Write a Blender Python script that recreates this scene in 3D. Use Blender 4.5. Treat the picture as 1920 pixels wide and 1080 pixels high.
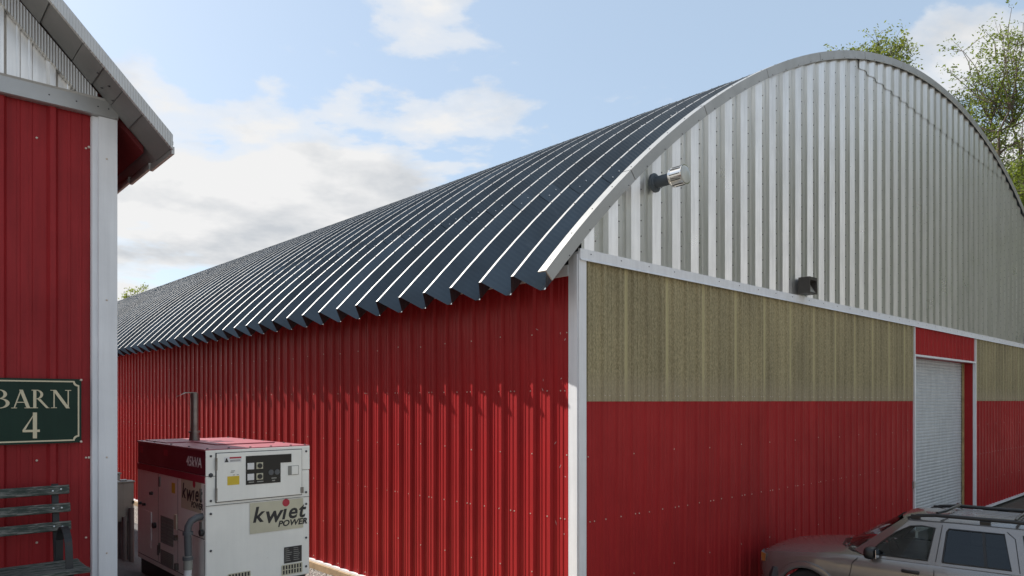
import bpy, bmesh, math, random
from math import sin, cos, radians, pi, sqrt, atan2, asin, exp
from mathutils import Vector, Matrix
random.seed(7)
scene = bpy.context.scene
for o in list(bpy.data.objects): bpy.data.objects.remove(o)
C = scene.collection

# ------------------------------------------------------------------ camera
EYE = 3.046
FPX = 1352.0                      # focal length in pixels of the 1920 px photograph
cd = bpy.data.cameras.new('camera'); cam = bpy.data.objects.new('camera', cd); C.objects.link(cam)
cam.location = (0, 0, EYE); cam.rotation_euler = (radians(90), 0, 0)
cd.sensor_width = 36; cd.lens = FPX / 1920 * 36; cd.shift_y = 211 / 1920
cd.clip_start = .1; cd.clip_end = 3000
scene.camera = cam
scene.render.resolution_x = 1024; scene.render.resolution_y = 576

# ------------------------------------------------------------------ sky and sun
SUN_AZ, SUN_EL = -63.2, 43.0      # azimuth clockwise from +Y
w = bpy.data.worlds.new('World'); scene.world = w; w.use_nodes = True
nt = w.node_tree; nt.nodes.clear()
def N(nt, t, **kw):
    n = nt.nodes.new(t)
    for k, v in kw.items():
        if k.startswith('_'): setattr(n, k[1:], v)
        else: n.inputs[k.replace('__', ' ')].default_value = v
    return n
def math_node(nt, op, a, b=None, c=None, clamp=False):
    n = nt.nodes.new('ShaderNodeMath'); n.operation = op; n.use_clamp = clamp
    for i, v in enumerate((a, b, c)):
        if v is None: continue
        if isinstance(v, (int, float)): n.inputs[i].default_value = v
        else: nt.links.new(v, n.inputs[i])
    return n.outputs[0]
def ramp(nt, fac, stops, interp='LINEAR'):
    r = nt.nodes.new('ShaderNodeValToRGB'); r.color_ramp.interpolation = interp
    while len(r.color_ramp.elements) < len(stops): r.color_ramp.elements.new(.5)
    for e, (p, c) in zip(r.color_ramp.elements, stops):
        e.position = p; e.color = (c, c, c, 1) if isinstance(c, (int, float)) else tuple(c) + (1,)
    nt.links.new(fac, r.inputs[0]); return r.outputs[0]
def mixc(nt, fac, a, b, typ='MIX'):
    m = nt.nodes.new('ShaderNodeMix'); m.data_type = 'RGBA'; m.blend_type = typ
    for s, v in ((m.inputs[0], fac), (m.inputs[6], a), (m.inputs[7], b)):
        if isinstance(v, (int, float)): s.default_value = v
        elif isinstance(v, tuple): s.default_value = v if len(v) == 4 else v + (1,)
        else: nt.links.new(v, s)
    return m.outputs[2]
sky = nt.nodes.new('ShaderNodeTexSky'); sky.sky_type = 'NISHITA'; sky.sun_disc = False
sky.sun_elevation = radians(SUN_EL); sky.sun_rotation = radians(SUN_AZ)
sky.air_density = 1.0; sky.dust_density = 1.6; sky.ozone_density = 1.0
tc = nt.nodes.new('ShaderNodeTexCoord')
sp = nt.nodes.new('ShaderNodeSeparateXYZ'); nt.links.new(tc.outputs['Generated'], sp.inputs[0])
zz = math_node(nt, 'ADD', math_node(nt, 'MAXIMUM', sp.outputs[2], 0.0), .16)
px_ = math_node(nt, 'DIVIDE', sp.outputs[0], zz); py_ = math_node(nt, 'DIVIDE', sp.outputs[1], zz)
cb = nt.nodes.new('ShaderNodeCombineXYZ'); nt.links.new(px_, cb.inputs[0]); nt.links.new(py_, cb.inputs[1]); cb.inputs[2].default_value = CLOUD_Z = 9.5
n1 = N(nt, 'ShaderNodeTexNoise', Scale=1.15, Detail=10, Roughness=.55, Distortion=.2); nt.links.new(cb.outputs[0], n1.inputs[0])
n2 = N(nt, 'ShaderNodeTexNoise', Scale=2.6, Detail=6, Roughness=.55); nt.links.new(cb.outputs[0], n2.inputs[0])
# more cover towards the horizon, as under a broken cloud layer
cov = math_node(nt, 'MULTIPLY_ADD', math_node(nt, 'SUBTRACT', 1.0, math_node(nt, 'MULTIPLY', sp.outputs[2], 2.3, clamp=True)), .26, n1.outputs[0])
mask = ramp(nt, cov, [(.512, 0), (.548, .6), (.595, 1)], 'EASE')
shade = ramp(nt, n2.outputs[0], [(.30, (3.9, 4.1, 4.35)), (.52, (5.75, 5.75, 5.75))])
hazy = mixc(nt, .48, sky.outputs[0], (4.5, 5.6, 6.7))
col = mixc(nt, mask, hazy, shade)
bg = nt.nodes.new('ShaderNodeBackground'); bg.inputs[1].default_value = .090
nt.links.new(col, bg.inputs[0])
wo = nt.nodes.new('ShaderNodeOutputWorld'); nt.links.new(bg.outputs[0], wo.inputs[0])
sd = bpy.data.lights.new('sun', 'SUN'); sd.energy = 5.0; sd.angle = radians(.53); sd.color = (1, .95, .87)
sun = bpy.data.objects.new('sun', sd); C.objects.link(sun)
SUNV = Vector((sin(radians(SUN_AZ)) * cos(radians(SUN_EL)), cos(radians(SUN_AZ)) * cos(radians(SUN_EL)), sin(radians(SUN_EL))))
sun.rotation_euler = SUNV.to_track_quat('Z', 'Y').to_euler(); sun.location = (-20, 5, 30)
scene.view_settings.view_transform = 'Standard'; scene.view_settings.look = 'None'
scene.view_settings.exposure = 0.78; scene.view_settings.gamma = 1

# ------------------------------------------------------------------ materials
MATS = {}
def mat(name, col, rough=.5, *a, **k): return mat_(name, col, rough, *a, **k)
def mat_(name, col, rough=.5, metal=0., var=.12, vscale=3.0, bump=0., bscale=40., streak=0., spec=.5, coat=0., stretch=None, col2=None, c2lo=.45, c2hi=.62, c2scale=6., rnd=0.):
    """Principled material with large-scale tone variation, optional vertical streaks, second wear colour and bump."""
    m = bpy.data.materials.new(name); m.use_nodes = True; t = m.node_tree; b = t.nodes['Principled BSDF']
    tc = t.nodes.new('ShaderNodeTexCoord'); geo = t.nodes.new('ShaderNodeNewGeometry'); v = geo.outputs['Position']
    if stretch:
        v = tc.outputs['Object']
        mp = t.nodes.new('ShaderNodeMapping'); mp.inputs['Scale'].default_value = stretch; t.links.new(v, mp.inputs[0]); v = mp.outputs[0]
    n = N(t, 'ShaderNodeTexNoise', Scale=vscale, Detail=5, Roughness=.6); t.links.new(v, n.inputs[0])
    f = ramp(t, n.outputs[0], [(.3, 1 - var), (.7, 1 + var * .6)])
    c = mixc(t, 1.0, tuple(col), f, 'MULTIPLY')
    if col2:
        nn = N(t, 'ShaderNodeTexNoise', Scale=c2scale, Detail=8, Roughness=.68); t.links.new(v, nn.inputs[0])
        c = mixc(t, ramp(t, nn.outputs[0], [(c2lo, 0), (c2hi, 1)]), c, tuple(col2))
    if streak:
        mp = t.nodes.new('ShaderNodeMapping'); mp.inputs['Scale'].default_value = (9, 9, .5); t.links.new(geo.outputs['Position'], mp.inputs[0])
        n3 = N(t, 'ShaderNodeTexNoise', Scale=2.2, Detail=5, Roughness=.65); t.links.new(mp.outputs[0], n3.inputs[0])
        c = mixc(t, 1.0, c, ramp(t, n3.outputs[0], [(.35, 1 - streak), (.6, 1.0)]), 'MULTIPLY')
    if rnd:
        oi = t.nodes.new('ShaderNodeObjectInfo'); c = mixc(t, 1.0, c, ramp(t, oi.outputs['Random'], [(0, 1-rnd), (1, 1+rnd*.7)]), 'MULTIPLY')
    t.links.new(c, b.inputs['Base Color'])
    r = ramp(t, n.outputs[0], [(.3, min(1, rough * 1.15)), (.7, rough * .88)]); t.links.new(r, b.inputs['Roughness'])
    b.inputs['Metallic'].default_value = metal; b.inputs['Specular IOR Level'].default_value = spec; b.inputs['Coat Weight'].default_value = coat
    if bump:
        n4 = N(t, 'ShaderNodeTexNoise', Scale=bscale, Detail=4); t.links.new(v, n4.inputs[0])
        bp = N(t, 'ShaderNodeBump', Strength=bump, Distance=.01); t.links.new(n4.outputs[0], bp.inputs['Height']); t.links.new(bp.outputs[0], b.inputs['Normal'])
    MATS[name] = m; return m
mat('red_steel', (.33, .020, .022), .45, spec=.16, var=.10, vscale=1.2, streak=.12, rnd=.07, col2=(.40, .10, .10), c2lo=.70, c2hi=.84, c2scale=5., bump=.05, bscale=2.5)
mat('red_steel_old', (.29, .018, .022), .5, spec=.2, rnd=.05, var=.16, vscale=1.5, streak=.18, bump=.06, bscale=3)
mat('white_trim', (.70, .715, .74), .45, var=.06, streak=.08)
mat('galv_trim', (.40, .40, .39), .38, .6, var=.08)
mat('gable_steel', (.78, .77, .745), .31, .78, var=.07, vscale=1.6, streak=.14, rnd=.06)
mat('ridge_sunlit', (.34, .34, .34), .45, .4)  # lighter than the webs: sun on the ridge flats is put into the colour
mat('concrete', (.36, .34, .31), .9, var=.2, bump=.4)
mat('wood_beam', (.30, .21, .12), .8, var=.3, vscale=5, bump=.3)
mat('jamb_wood', (.36, .26, .12), .8, var=.3, vscale=5)
mat('door_steel', (.52, .55, .57), .5, .1, var=.10, streak=.16)
mat('scuff', (.50, .36, .35), .6)
mat('screw_pale', (.55, .47, .40), .4, .3)
mat('screw_dark', (.06, .06, .065), .5, .2)
mat('screw_zinc', (.62, .64, .66), .3, .7)
mat('dark_metal', (.035, .035, .036), .45, .2)
mat('pipe_grey', (.07, .085, .10), .5, .2)
mat('chrome', (.78, .77, .75), .12, 1.0, var=.03)
mat('lens_glass', (.42, .44, .42), .12)
mat('black_plastic', (.018, .018, .02), .42)
mat('lamp_bronze', (.045, .040, .035), .5)
mat('reflector', (.55, .54, .48), .25, .5)
mat('gen_white', (.86, .84, .77), .42, var=.05, streak=.03, col2=(.34, .28, .20), c2lo=.68, c2hi=.82, c2scale=5)
mat('gen_top', (.33, .085, .10), .4, var=.2, vscale=2)  # faded maroon, with the sun's reflection on the top put into the colour
mat('gen_maroon', (.10, .009, .022), .35, var=.12, coat=.25)
mat('gen_red', (.30, .02, .04), .4)
mat('gen_plate', (.56, .52, .38), .5)
mat('gen_dark', (.03, .028, .027), .55)
mat('gen_window', (.008, .009, .010), .15, spec=.25)
mat('ink_black', (.015, .015, .016), .5, var=.02)
mat('ink_red', (.42, .02, .04), .5, var=.02)
mat('ink_white', (.72, .70, .68), .5, var=.03)
mat('sticker_yellow', (.66, .47, .03), .5, var=.05)
mat('pvc_grey', (.085, .09, .095), .5)
mat('pvc_white', (.58, .58, .57), .45)
mat('exhaust_steel', (.20, .19, .175), .42, .8, var=.25, vscale=8, col2=(.14, .08, .045), c2lo=.55, c2hi=.7)
mat('meter_box', (.27, .265, .235), .5, var=.12, streak=.12)
mat('post_grey', (.15, .14, .14), .8, var=.25)
mat('sign_green', (.005, .026, .018), .35, spec=.2, var=.15, streak=.1)
mat('sign_cream', (.55, .49, .34), .5, var=.05)
mat('bench_wood', (.035, .048, .04), .8, var=.35, vscale=5, stretch=(1, 9, 9), col2=(.17, .165, .15), c2lo=.47, c2hi=.60, c2scale=9., bump=.5, bscale=18)
mat('bench_iron', (.025, .026, .028), .55, .3, col2=(.07, .035, .022), c2lo=.6, c2hi=.75)
mat('car_paint', (.27, .255, .245), .24, .6, var=.03, coat=.7, spec=.5)
mat('car_clad', (.055, .055, .06), .6)
def glass(name, tint):
    m = bpy.data.materials.new(name); m.use_nodes = True; t = m.node_tree; out = t.nodes['Material Output']
    tr = t.nodes.new('ShaderNodeBsdfTransparent'); tr.inputs[0].default_value = (tint*.9, tint, tint, 1); gl = N(t, 'ShaderNodeBsdfGlossy', Roughness=.02); gl.inputs[0].default_value = (.9, .93, .95, 1)
    fr = N(t, 'ShaderNodeFresnel', IOR=1.55); mx = t.nodes.new('ShaderNodeMixShader'); t.links.new(fr.outputs[0], mx.inputs[0]); t.links.new(tr.outputs[0], mx.inputs[1]); t.links.new(gl.outputs[0], mx.inputs[2]); t.links.new(mx.outputs[0], out.inputs[0])
    MATS[name] = m
glass('car_glass', .62); glass('car_glass_dark', .22)
mat('car_black', (.012, .012, .013), .35)
mat('rubber', (.02, .02, .02), .8)
mat('rim', (.45, .45, .46), .3, .8)
mat('lamp_amber', (.45, .20, .06), .15, coat=.6)
mat('lamp_clear', (.50, .50, .50), .1, coat=.8)
mat('bark', (.10, .078, .058), .9, var=.3, vscale=4)
mat('soffit_grey', (.20, .20, .195), .5, .2, var=.1)
mat('soffit_red', (.16, .018, .02), .55)
mat('stone', (.42, .40, .37), .9, var=.4, vscale=9)

def leaf_mat(name, col):
    m = mat(name, col, .6, var=.35, vscale=.8)
    t = m.node_tree; b = t.nodes['Principled BSDF']; out = t.nodes['Material Output']
    tr = t.nodes.new('ShaderNodeBsdfTranslucent'); tr.inputs[0].default_value = (col[0] * 1.7, col[1] * 1.6, col[2] * .8, 1)
    mx = t.nodes.new('ShaderNodeMixShader'); mx.inputs[0].default_value = .45
    t.links.new(b.outputs[0], mx.inputs[1]); t.links.new(tr.outputs[0], mx.inputs[2]); t.links.new(mx.outputs[0], out.inputs[0])
leaf_mat('leaf_woods', (.07, .10, .028)); leaf_mat('leaf_spring', (.13, .165, .04)); leaf_mat('leaf_green', (.11, .15, .03))

def crimp_roof():
    """weathered slate-coloured steel with fine pressed cross-crimps running across the panel"""
    m = mat('roof_steel', (.074, .095, .114), .42, .5, rnd=.28, var=.22, vscale=1.1, col2=(.105, .125, .145), c2lo=.60, c2hi=.75, c2scale=3.)
    t = m.node_tree; b = t.nodes['Principled BSDF']
    uv = t.nodes.new('ShaderNodeUVMap'); uv.uv_map = 'arc'
    s = t.nodes.new('ShaderNodeSeparateXYZ'); t.links.new(uv.outputs[0], s.inputs[0])
    wv = math_node(t, 'SINE', math_node(t, 'MULTIPLY', s.outputs[1], 2 * pi / .075))
    bp = N(t, 'ShaderNodeBump', Strength=.22, Distance=.004); t.links.new(wv, bp.inputs['Height']); t.links.new(bp.outputs[0], b.inputs['Normal'])
crimp_roof()
def crimp_fascia():
    m = mat('crimped_fascia', (.50, .50, .49), .38, .45, var=.1)
    t = m.node_tree; b = t.nodes['Principled BSDF']
    uv = t.nodes.new('ShaderNodeUVMap'); uv.uv_map = 'arc'
    s = t.nodes.new('ShaderNodeSeparateXYZ'); t.links.new(uv.outputs[0], s.inputs[0])
    wv = math_node(t, 'SINE', math_node(t, 'MULTIPLY', s.outputs[1], 2 * pi / .026))
    bp = N(t, 'ShaderNodeBump', Strength=.4, Distance=.005); t.links.new(wv, bp.inputs['Height']); t.links.new(bp.outputs[0], b.inputs['Normal'])
crimp_fascia()
def fiberglass():
    """weathered olive fibreglass: fine pale glass fibres, darker streaks, paler where sheets lap"""
    m = bpy.data.materials.new('fibreglass'); m.use_nodes = True; t = m.node_tree; b = t.nodes['Principled BSDF']
    tc = t.nodes.new('ShaderNodeTexCoord')
    mp = t.nodes.new('ShaderNodeMapping'); mp.inputs['Scale'].default_value = (1, 1, .22); t.links.new(tc.outputs['Object'], mp.inputs[0])
    n = N(t, 'ShaderNodeTexNoise', Scale=120, Detail=4, Roughness=.75); t.links.new(mp.outputs[0], n.inputs[0])
    c = mixc(t, ramp(t, n.outputs[0], [(.42, 0), (.64, 1)]), (.185, .157, .078), (.41, .35, .21))
    n2 = N(t, 'ShaderNodeTexNoise', Scale=1.6, Detail=5); t.links.new(mp.outputs[0], n2.inputs[0])
    c = mixc(t, 1., c, ramp(t, n2.outputs[0], [(.3, .78), (.7, 1.15)]), 'MULTIPLY')
    s = t.nodes.new('ShaderNodeSeparateXYZ'); t.links.new(tc.outputs['Object'], s.inputs[0])
    fr = math_node(t, 'ABSOLUTE', math_node(t, 'SUBTRACT', math_node(t, 'FRACT', math_node(t, 'DIVIDE', s.outputs[0], .93)), .5))
    c = mixc(t, ramp(t, fr, [(.455, 0), (.482, .75)]), c, (.42, .37, .20))
    c = mixc(t, ramp(t, math_node(t, 'MULTIPLY', s.outputs[2], .1), [(.318, .5), (.345, 0)]), c, (.30, .25, .17))
    t.links.new(c, b.inputs['Base Color']); b.inputs['Roughness'].default_value = .6
    bp = N(t, 'ShaderNodeBump', Strength=.15, Distance=.004); t.links.new(n.outputs[0], bp.inputs['Height']); t.links.new(bp.outputs[0], b.inputs['Normal'])
    MATS['fibreglass'] = m
fiberglass()

# ------------------------------------------------------------------ mesh helpers
class MB:
    def __init__(s): s.v = []; s.f = []; s.uv = {}
    def pts(s, P): i = len(s.v); s.v += [tuple(p) for p in P]; return i
    def face(s, *P): i = s.pts(P); s.f.append(tuple(range(i, i + len(P)))); return s
    def box(s, a, b, bev=0.):
        x0, y0, z0 = a; x1, y1, z1 = b
        if x0 > x1: x0, x1 = x1, x0
        if y0 > y1: y0, y1 = y1, y0
        if z0 > z1: z0, z1 = z1, z0
        if bev <= 0:
            i = s.pts([(x0,y0,z0),(x1,y0,z0),(x1,y1,z0),(x0,y1,z0),(x0,y0,z1),(x1,y0,z1),(x1,y1,z1),(x0,y1,z1)])
            for q in ((0,3,2,1),(4,5,6,7),(0,1,5,4),(1,2,6,5),(2,3,7,6),(3,0,4,7)): s.f.append(tuple(i + k for k in q))
            return s
        e = min(bev, (x1-x0)/2.01, (y1-y0)/2.01, (z1-z0)/2.01)
        bm = bmesh.new(); bmesh.ops.create_cube(bm, size=1)
        for v in bm.verts: v.co = Vector(((x0+x1)/2 + v.co.x*(x1-x0), (y0+y1)/2 + v.co.y*(y1-y0), (z0+z1)/2 + v.co.z*(z1-z0)))
        bmesh.ops.bevel(bm, geom=bm.edges[:], offset=e, segments=2, affect='EDGES', profile=.5)
        s.bm(bm); return s
    def bm(s, bm):
        i = len(s.v); bm.verts.index_update(); s.v += [tuple(v.co) for v in bm.verts]
        for f in bm.faces: s.f.append(tuple(i + v.index for v in f.verts))
        bm.free()
    def tube(s, P, r, n=10, cap=True):
        P = [Vector(p) for p in P]; rs = r if isinstance(r, (list, tuple)) else [r] * len(P)
        base = len(s.v); prev = None
        for k, p in enumerate(P):
            d = (P[min(k+1, len(P)-1)] - P[max(k-1, 0)]).normalized()
            if prev is None:
                a = Vector((0,0,1)) if abs(d.z) < .9 else Vector((1,0,0)); prev = (a - d * a.dot(d)).normalized()
            prev = (prev - d * prev.dot(d)).normalized(); q = d.cross(prev)
            for j in range(n):
                t = 2*pi*j/n; s.v.append(tuple(p + (prev * cos(t) + q * sin(t)) * rs[k]))
        for k in range(len(P) - 1):
            for j in range(n):
                a = base + k*n + j; b = base + k*n + (j+1) % n; s.f.append((a, b, b + n, a + n))
        if cap:
            s.f.append(tuple(base + j for j in reversed(range(n)))); s.f.append(tuple(base + (len(P)-1)*n + j for j in range(n)))
        return s
    def prism(s, poly, axis, a, b):
        """poly in the two other axes (cyclic order), extruded from a to b along axis"""
        def mk(p, t):
            if axis == 'x': return (t, p[0], p[1])
            if axis == 'y': return (p[0], t, p[1])
            return (p[0], p[1], t)
        n = len(poly); i = s.pts([mk(p, a) for p in poly] + [mk(p, b) for p in poly])
        s.f.append(tuple(range(i, i+n))); s.f.append(tuple(range(i+2*n-1, i+n-1, -1)))
        for k in range(n): s.f.append((i+k, i+n+k, i+n+(k+1) % n, i+(k+1) % n))
        return s
    def dome(s, p, nrm, r, h=None, n=6):
        nrm = Vector(nrm).normalized(); a = Vector((0,0,1)) if abs(nrm.z) < .9 else Vector((1,0,0)); a = (a - nrm*a.dot(nrm)).normalized(); b = nrm.cross(a); p = Vector(p); h = h or r*.7
        i = len(s.v)
        for rr, hh in ((r, 0), (r*.75, h*.75)):
            for j in range(n): s.v.append(tuple(p + (a*cos(2*pi*j/n) + b*sin(2*pi*j/n))*rr + nrm*hh))
        s.v.append(tuple(p + nrm*h))
        for j in range(n):
            k = (j+1) % n; s.f.append((i+j, i+k, i+n+k, i+n+j)); s.f.append((i+n+j, i+n+k, i+2*n))
        return s
    def mesh(s, name, m, smooth=False):
        me = bpy.data.meshes.new(name); me.from_pydata(s.v, [], s.f)
        bm = bmesh.new(); bm.from_mesh(me); bmesh.ops.recalc_face_normals(bm, faces=bm.faces[:]) if not getattr(s, 'keep', False) else None; bm.to_mesh(me); bm.free()
        me.materials.append(MATS[m])
        if smooth:
            me.polygons.foreach_set('use_smooth', [True]*len(me.polygons))
            if smooth != 1:
                try: me.set_sharp_from_angle(angle=radians(smooth))
                except Exception: pass
        return me
    def build(s, name, m, parent=None, smooth=False):
        return obj(name, s.mesh(name, m, smooth), parent)
def obj(name, me, parent=None, loc=None):
    o = bpy.data.objects.new(name, me); C.objects.link(o)
    if parent: o.parent = parent
    if loc: o.location = loc
    return o
def thing(name, label, cat, loc=(0,0,0), rz=0., group=None):
    o = bpy.data.objects.new(name, None); C.objects.link(o); o.location = loc; o.rotation_euler = (0,0,rz); o.empty_display_size = .2
    return tag(o, label, cat, group)
def tag(o, label, cat, group=None):
    o['label'] = label; o['category'] = cat
    if group: o['group'] = group
    return o
def stuff(o): o['kind'] = 'stuff'; return o
def text_mesh(body, size, m, shear=0., bold=0., depth=.001, sx=1.):
    cu = bpy.data.curves.new('lettering', 'FONT'); cu.body = body; cu.size = size; cu.shear = shear; cu.offset = bold; cu.extrude = depth; cu.resolution_u = 3
    t = bpy.data.objects.new('lettering', cu); C.objects.link(t); dg = bpy.context.evaluated_depsgraph_get(); dg.update()
    me = bpy.data.meshes.new_from_object(t.evaluated_get(dg)); bpy.data.objects.remove(t)
    me.transform(Matrix.Diagonal((sx,1,1,1))); me.materials.clear(); me.materials.append(MATS[m]); return me

FRX, FRY = .7314, .682
ANG = atan2(FRY, FRX)                     # front wall direction of the arched barn
CORNER = Vector((.8255, 8.9216, 0))
# ------------------------------------------------------------------ terrain
def sstep(a, b, x):
    t = max(0., min(1., (x-a)/(b-a))); return t*t*(3-2*t)
def ground_h(s, t):
    h = -.16 + 1.10*sstep(1.0, 3.2, -s) + .56*sstep(3.2, 5.6, -s)
    return h
def world(s, t, h): return (CORNER.x + s*FRX - t*FRY, CORNER.y + s*FRY + t*FRX, h)
def local(x, y): dx, dy = x - CORNER.x, y - CORNER.y; return dx*FRX + dy*FRY, -dx*FRY + dy*FRX
def axis_steps(lo, hi, fine0, fine1, d):
    a = []; x = fine0
    while x <= fine1: a.append(x); x += d
    g = d
    x = fine1
    while x < hi: g *= 1.35; x += g; a.append(min(x, hi))
    g = d; x = fine0
    while x > lo: g *= 1.35; x -= g; a.insert(0, max(x, lo))
    return a
def build_ground():
    S = axis_steps(-900, 900, -9, 4, .25); T = axis_steps(-900, 900, -10, 30, 1.0)
    g = MB(); idx = {}
    for i, s in enumerate(S):
        for j, t in enumerate(T):
            idx[i,j] = len(g.v); g.v.append(world(s, t, ground_h(s, t) + .012*random.uniform(-1, 1)*(1 if abs(s) < 12 else 0)))
    for i in range(len(S)-1):
        for j in range(len(T)-1): g.f.append((idx[i,j], idx[i+1,j], idx[i+1,j+1], idx[i,j+1]))
    m = bpy.data.materials.new('ground'); m.use_nodes = True; t = m.node_tree; b = t.nodes['Principled BSDF']
    tcn = t.nodes.new('ShaderNodeTexCoord'); se = t.nodes.new('ShaderNodeSeparateXYZ'); t.links.new(tcn.outputs['Object'], se.inputs[0])
    # distance from the barn's side wall, in metres
    d = math_node(t, 'MULTIPLY_ADD', math_node(t, 'SUBTRACT', se.outputs[0], CORNER.x), -FRX, math_node(t, 'MULTIPLY', math_node(t, 'SUBTRACT', se.outputs[1], CORNER.y), -FRY))
    nb = N(t, 'ShaderNodeTexNoise', Scale=1.1, Detail=6); t.links.new(tcn.outputs['Object'], nb.inputs[0])
    d = math_node(t, 'MULTIPLY_ADD', nb.outputs[0], .5, d)
    nf = N(t, 'ShaderNodeTexNoise', Scale=60, Detail=5, Roughness=.7); t.links.new(tcn.outputs['Object'], nf.inputs[0])
    asph = mixc(t, ramp(t, nf.outputs[0], [(.35, 0), (.7, 1)]), (.055, .056, .058), (.12, .12, .12))
    asph = mixc(t, ramp(t, nb.outputs[0], [(.4, 0), (.7, .5)]), asph, (.15, .145, .135))
    sand = mixc(t, ramp(t, nf.outputs[0], [(.3, 0), (.7, 1)]), (.26, .19, .10), (.44, .36, .24))
    vor = N(t, 'ShaderNodeTexVoronoi', Scale=28); t.links.new(tcn.outputs['Object'], vor.inputs[0])
    grav = mixc(t, ramp(t, vor.outputs['Distance'], [(.1, 0), (.55, 1)]), (.46, .43, .39), (.06, .055, .05))
    isn = math_node(t, 'GREATER_THAN', d, 2.75)
    c = mixc(t, ramp(t, math_node(t, 'MULTIPLY', d, .2), [(.30, 0), (.34, 1)]), grav, sand)
    c = mixc(t, isn, c, asph)
    yard = mixc(t, ramp(t, nf.outputs[0], [(.3, 0), (.7, 1)]), (.36, .335, .30), (.50, .475, .43))
    yard = mixc(t, ramp(t, nb.outputs[0], [(.4, 0), (.7, .4)]), yard, (.30, .27, .23))
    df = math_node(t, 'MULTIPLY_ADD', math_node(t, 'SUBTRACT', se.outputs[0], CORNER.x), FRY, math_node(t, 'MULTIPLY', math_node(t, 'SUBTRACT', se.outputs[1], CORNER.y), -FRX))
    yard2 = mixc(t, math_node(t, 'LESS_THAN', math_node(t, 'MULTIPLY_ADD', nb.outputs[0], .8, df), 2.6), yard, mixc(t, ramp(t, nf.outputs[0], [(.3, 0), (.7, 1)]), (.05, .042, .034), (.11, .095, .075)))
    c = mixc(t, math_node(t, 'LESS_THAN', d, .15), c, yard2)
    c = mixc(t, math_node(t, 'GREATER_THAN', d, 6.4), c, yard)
    t.links.new(c, b.inputs['Base Color']); b.inputs['Roughness'].default_value = .9
    bp = N(t, 'ShaderNodeBump', Strength=.6, Distance=.01); t.links.new(nf.outputs[0], bp.inputs['Height']); t.links.new(bp.outputs[0], b.inputs['Normal'])
    MATS['ground'] = m
    o = g.build('ground', 'ground'); o['kind'] = 'structure'
build_ground()

# ------------------------------------------------------------------ the arched barn
ACX, ACZ, AR = 14.07, -9.36, 20.28          # arch centre (along the front wall, height) and outer radius
LEN = 44.5
WIDTH = 2*ACX
barn = thing('arched_barn', 'long red metal barn with dark corrugated arched roof and pale ribbed gable', 'barn', CORNER, ANG)
def arch_z(s, r): return ACZ + sqrt(max(0, r*r - (s-ACX)**2))
def rib_profile(w, pitch, rib_h, minor_h, x0=0.):
    """trapezoidal ribs centred every pitch with two low stiffening ribs between; list of (along, outward)"""
    P = []; n = round(w/pitch)
    for i in range(n):
        a = x0 + i*pitch
        P += [(a, 0), (a+.028, 0), (a+.048, rib_h), (a+.082, rib_h), (a+.102, 0)]
        for q in (.158, .230):
            P += [(a+q, 0), (a+q+.006, minor_h), (a+q+.020, minor_h), (a+q+.026, 0)]
    P.append((x0+w, 0)); return P
def sheet(P, place, z0, z1, name, m, parent, base=0.):
    """sheet-metal panel: profile P swept vertically; place(u, d, z) -> local point; z1 may be a function of u"""
    g = MB(); top = z1 if callable(z1) else (lambda u: z1)
    bot = z0 if callable(z0) else (lambda u: z0)
    for u, d in P: g.v.append(place(u, d+base, bot(u))); g.v.append(place(u, d+base, top(u)))
    for i in range(len(P)-1): g.f.append((2*i, 2*i+2, 2*i+3, 2*i+1))
    return g.build(name, m, parent)
SW = .93; PITCH = .31
RP = rib_profile(SW, PITCH, .036, .007)
# side wall: outward is -x, runs along +y
place_side = lambda u, d, z: (-d, u, z)
first = sheet(RP, place_side, 0, 4.72, 'wall_panel', 'red_steel', barn); first.location = (0, .10, 0)
ns = int((LEN-.2)/SW)
for i in range(1, ns):
    o = first.copy(); C.objects.link(o); o.parent = barn; o.location = (0, .10 + i*SW, 0)
sc = MB()
for i in range(ns*3):
    y = .10 + i*PITCH
    if y > 24: break
    for z, dx in ((3.17, .185), (1.55, .185), (.06, .185)):
        sc.dome((-.001, y + dx - .055, z), (-1,0,0), .011)
        if i % 3 == 0: sc.dome((-.001, y + dx + .02, z), (-1,0,0), .011)
    if i % 2 == 0:
        for z in (3.9, 2.35, .8): sc.dome((-.037, y + .065, z + random.uniform(-.02,.02)), (-1,0,0), .010)
stuff(sc.build('screw', 'screw_pale', barn))
scf = MB(); rs_ = random.Random(21)
for k in range(26):
    y = .16 + abs(rs_.gauss(0, .35)); z = rs_.choice((3.95, 3.9, 3.35, 3.1, 1.2, 2.2)) + rs_.gauss(0, .12); fr_ = (y - .10) % PITCH
    if .02 < fr_ < .11 or .15 < fr_ < .19 or .225 < fr_ < .26: continue
    a = rs_.uniform(0, pi); L_ = rs_.uniform(.008, .035); w_ = rs_.uniform(.003, .008)
    scf.face(*[(-.0016, y + p*cos(a) - q*sin(a), z + p*sin(a) + q*cos(a)) for p, q in ((-L_, 0), (-L_*.3, -w_), (L_*.6, -w_*.6), (L_, 0), (L_*.2, w_), (-L_*.5, w_*.7))])
stuff(scf.build('scuff_mark', 'scuff', barn))
# white base flashing and timber sill along the side wall
MB().box((-.055, .03, -.035), (.0, LEN, -.001)).build('base_flashing', 'white_trim', barn)
for i in range(12):
    MB().box((-.10, .05 + i*3.7, -.20), (.05, .05 + i*3.7 + 3.69, -.036), .006).build('sill_beam', 'wood_beam', barn)
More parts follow.
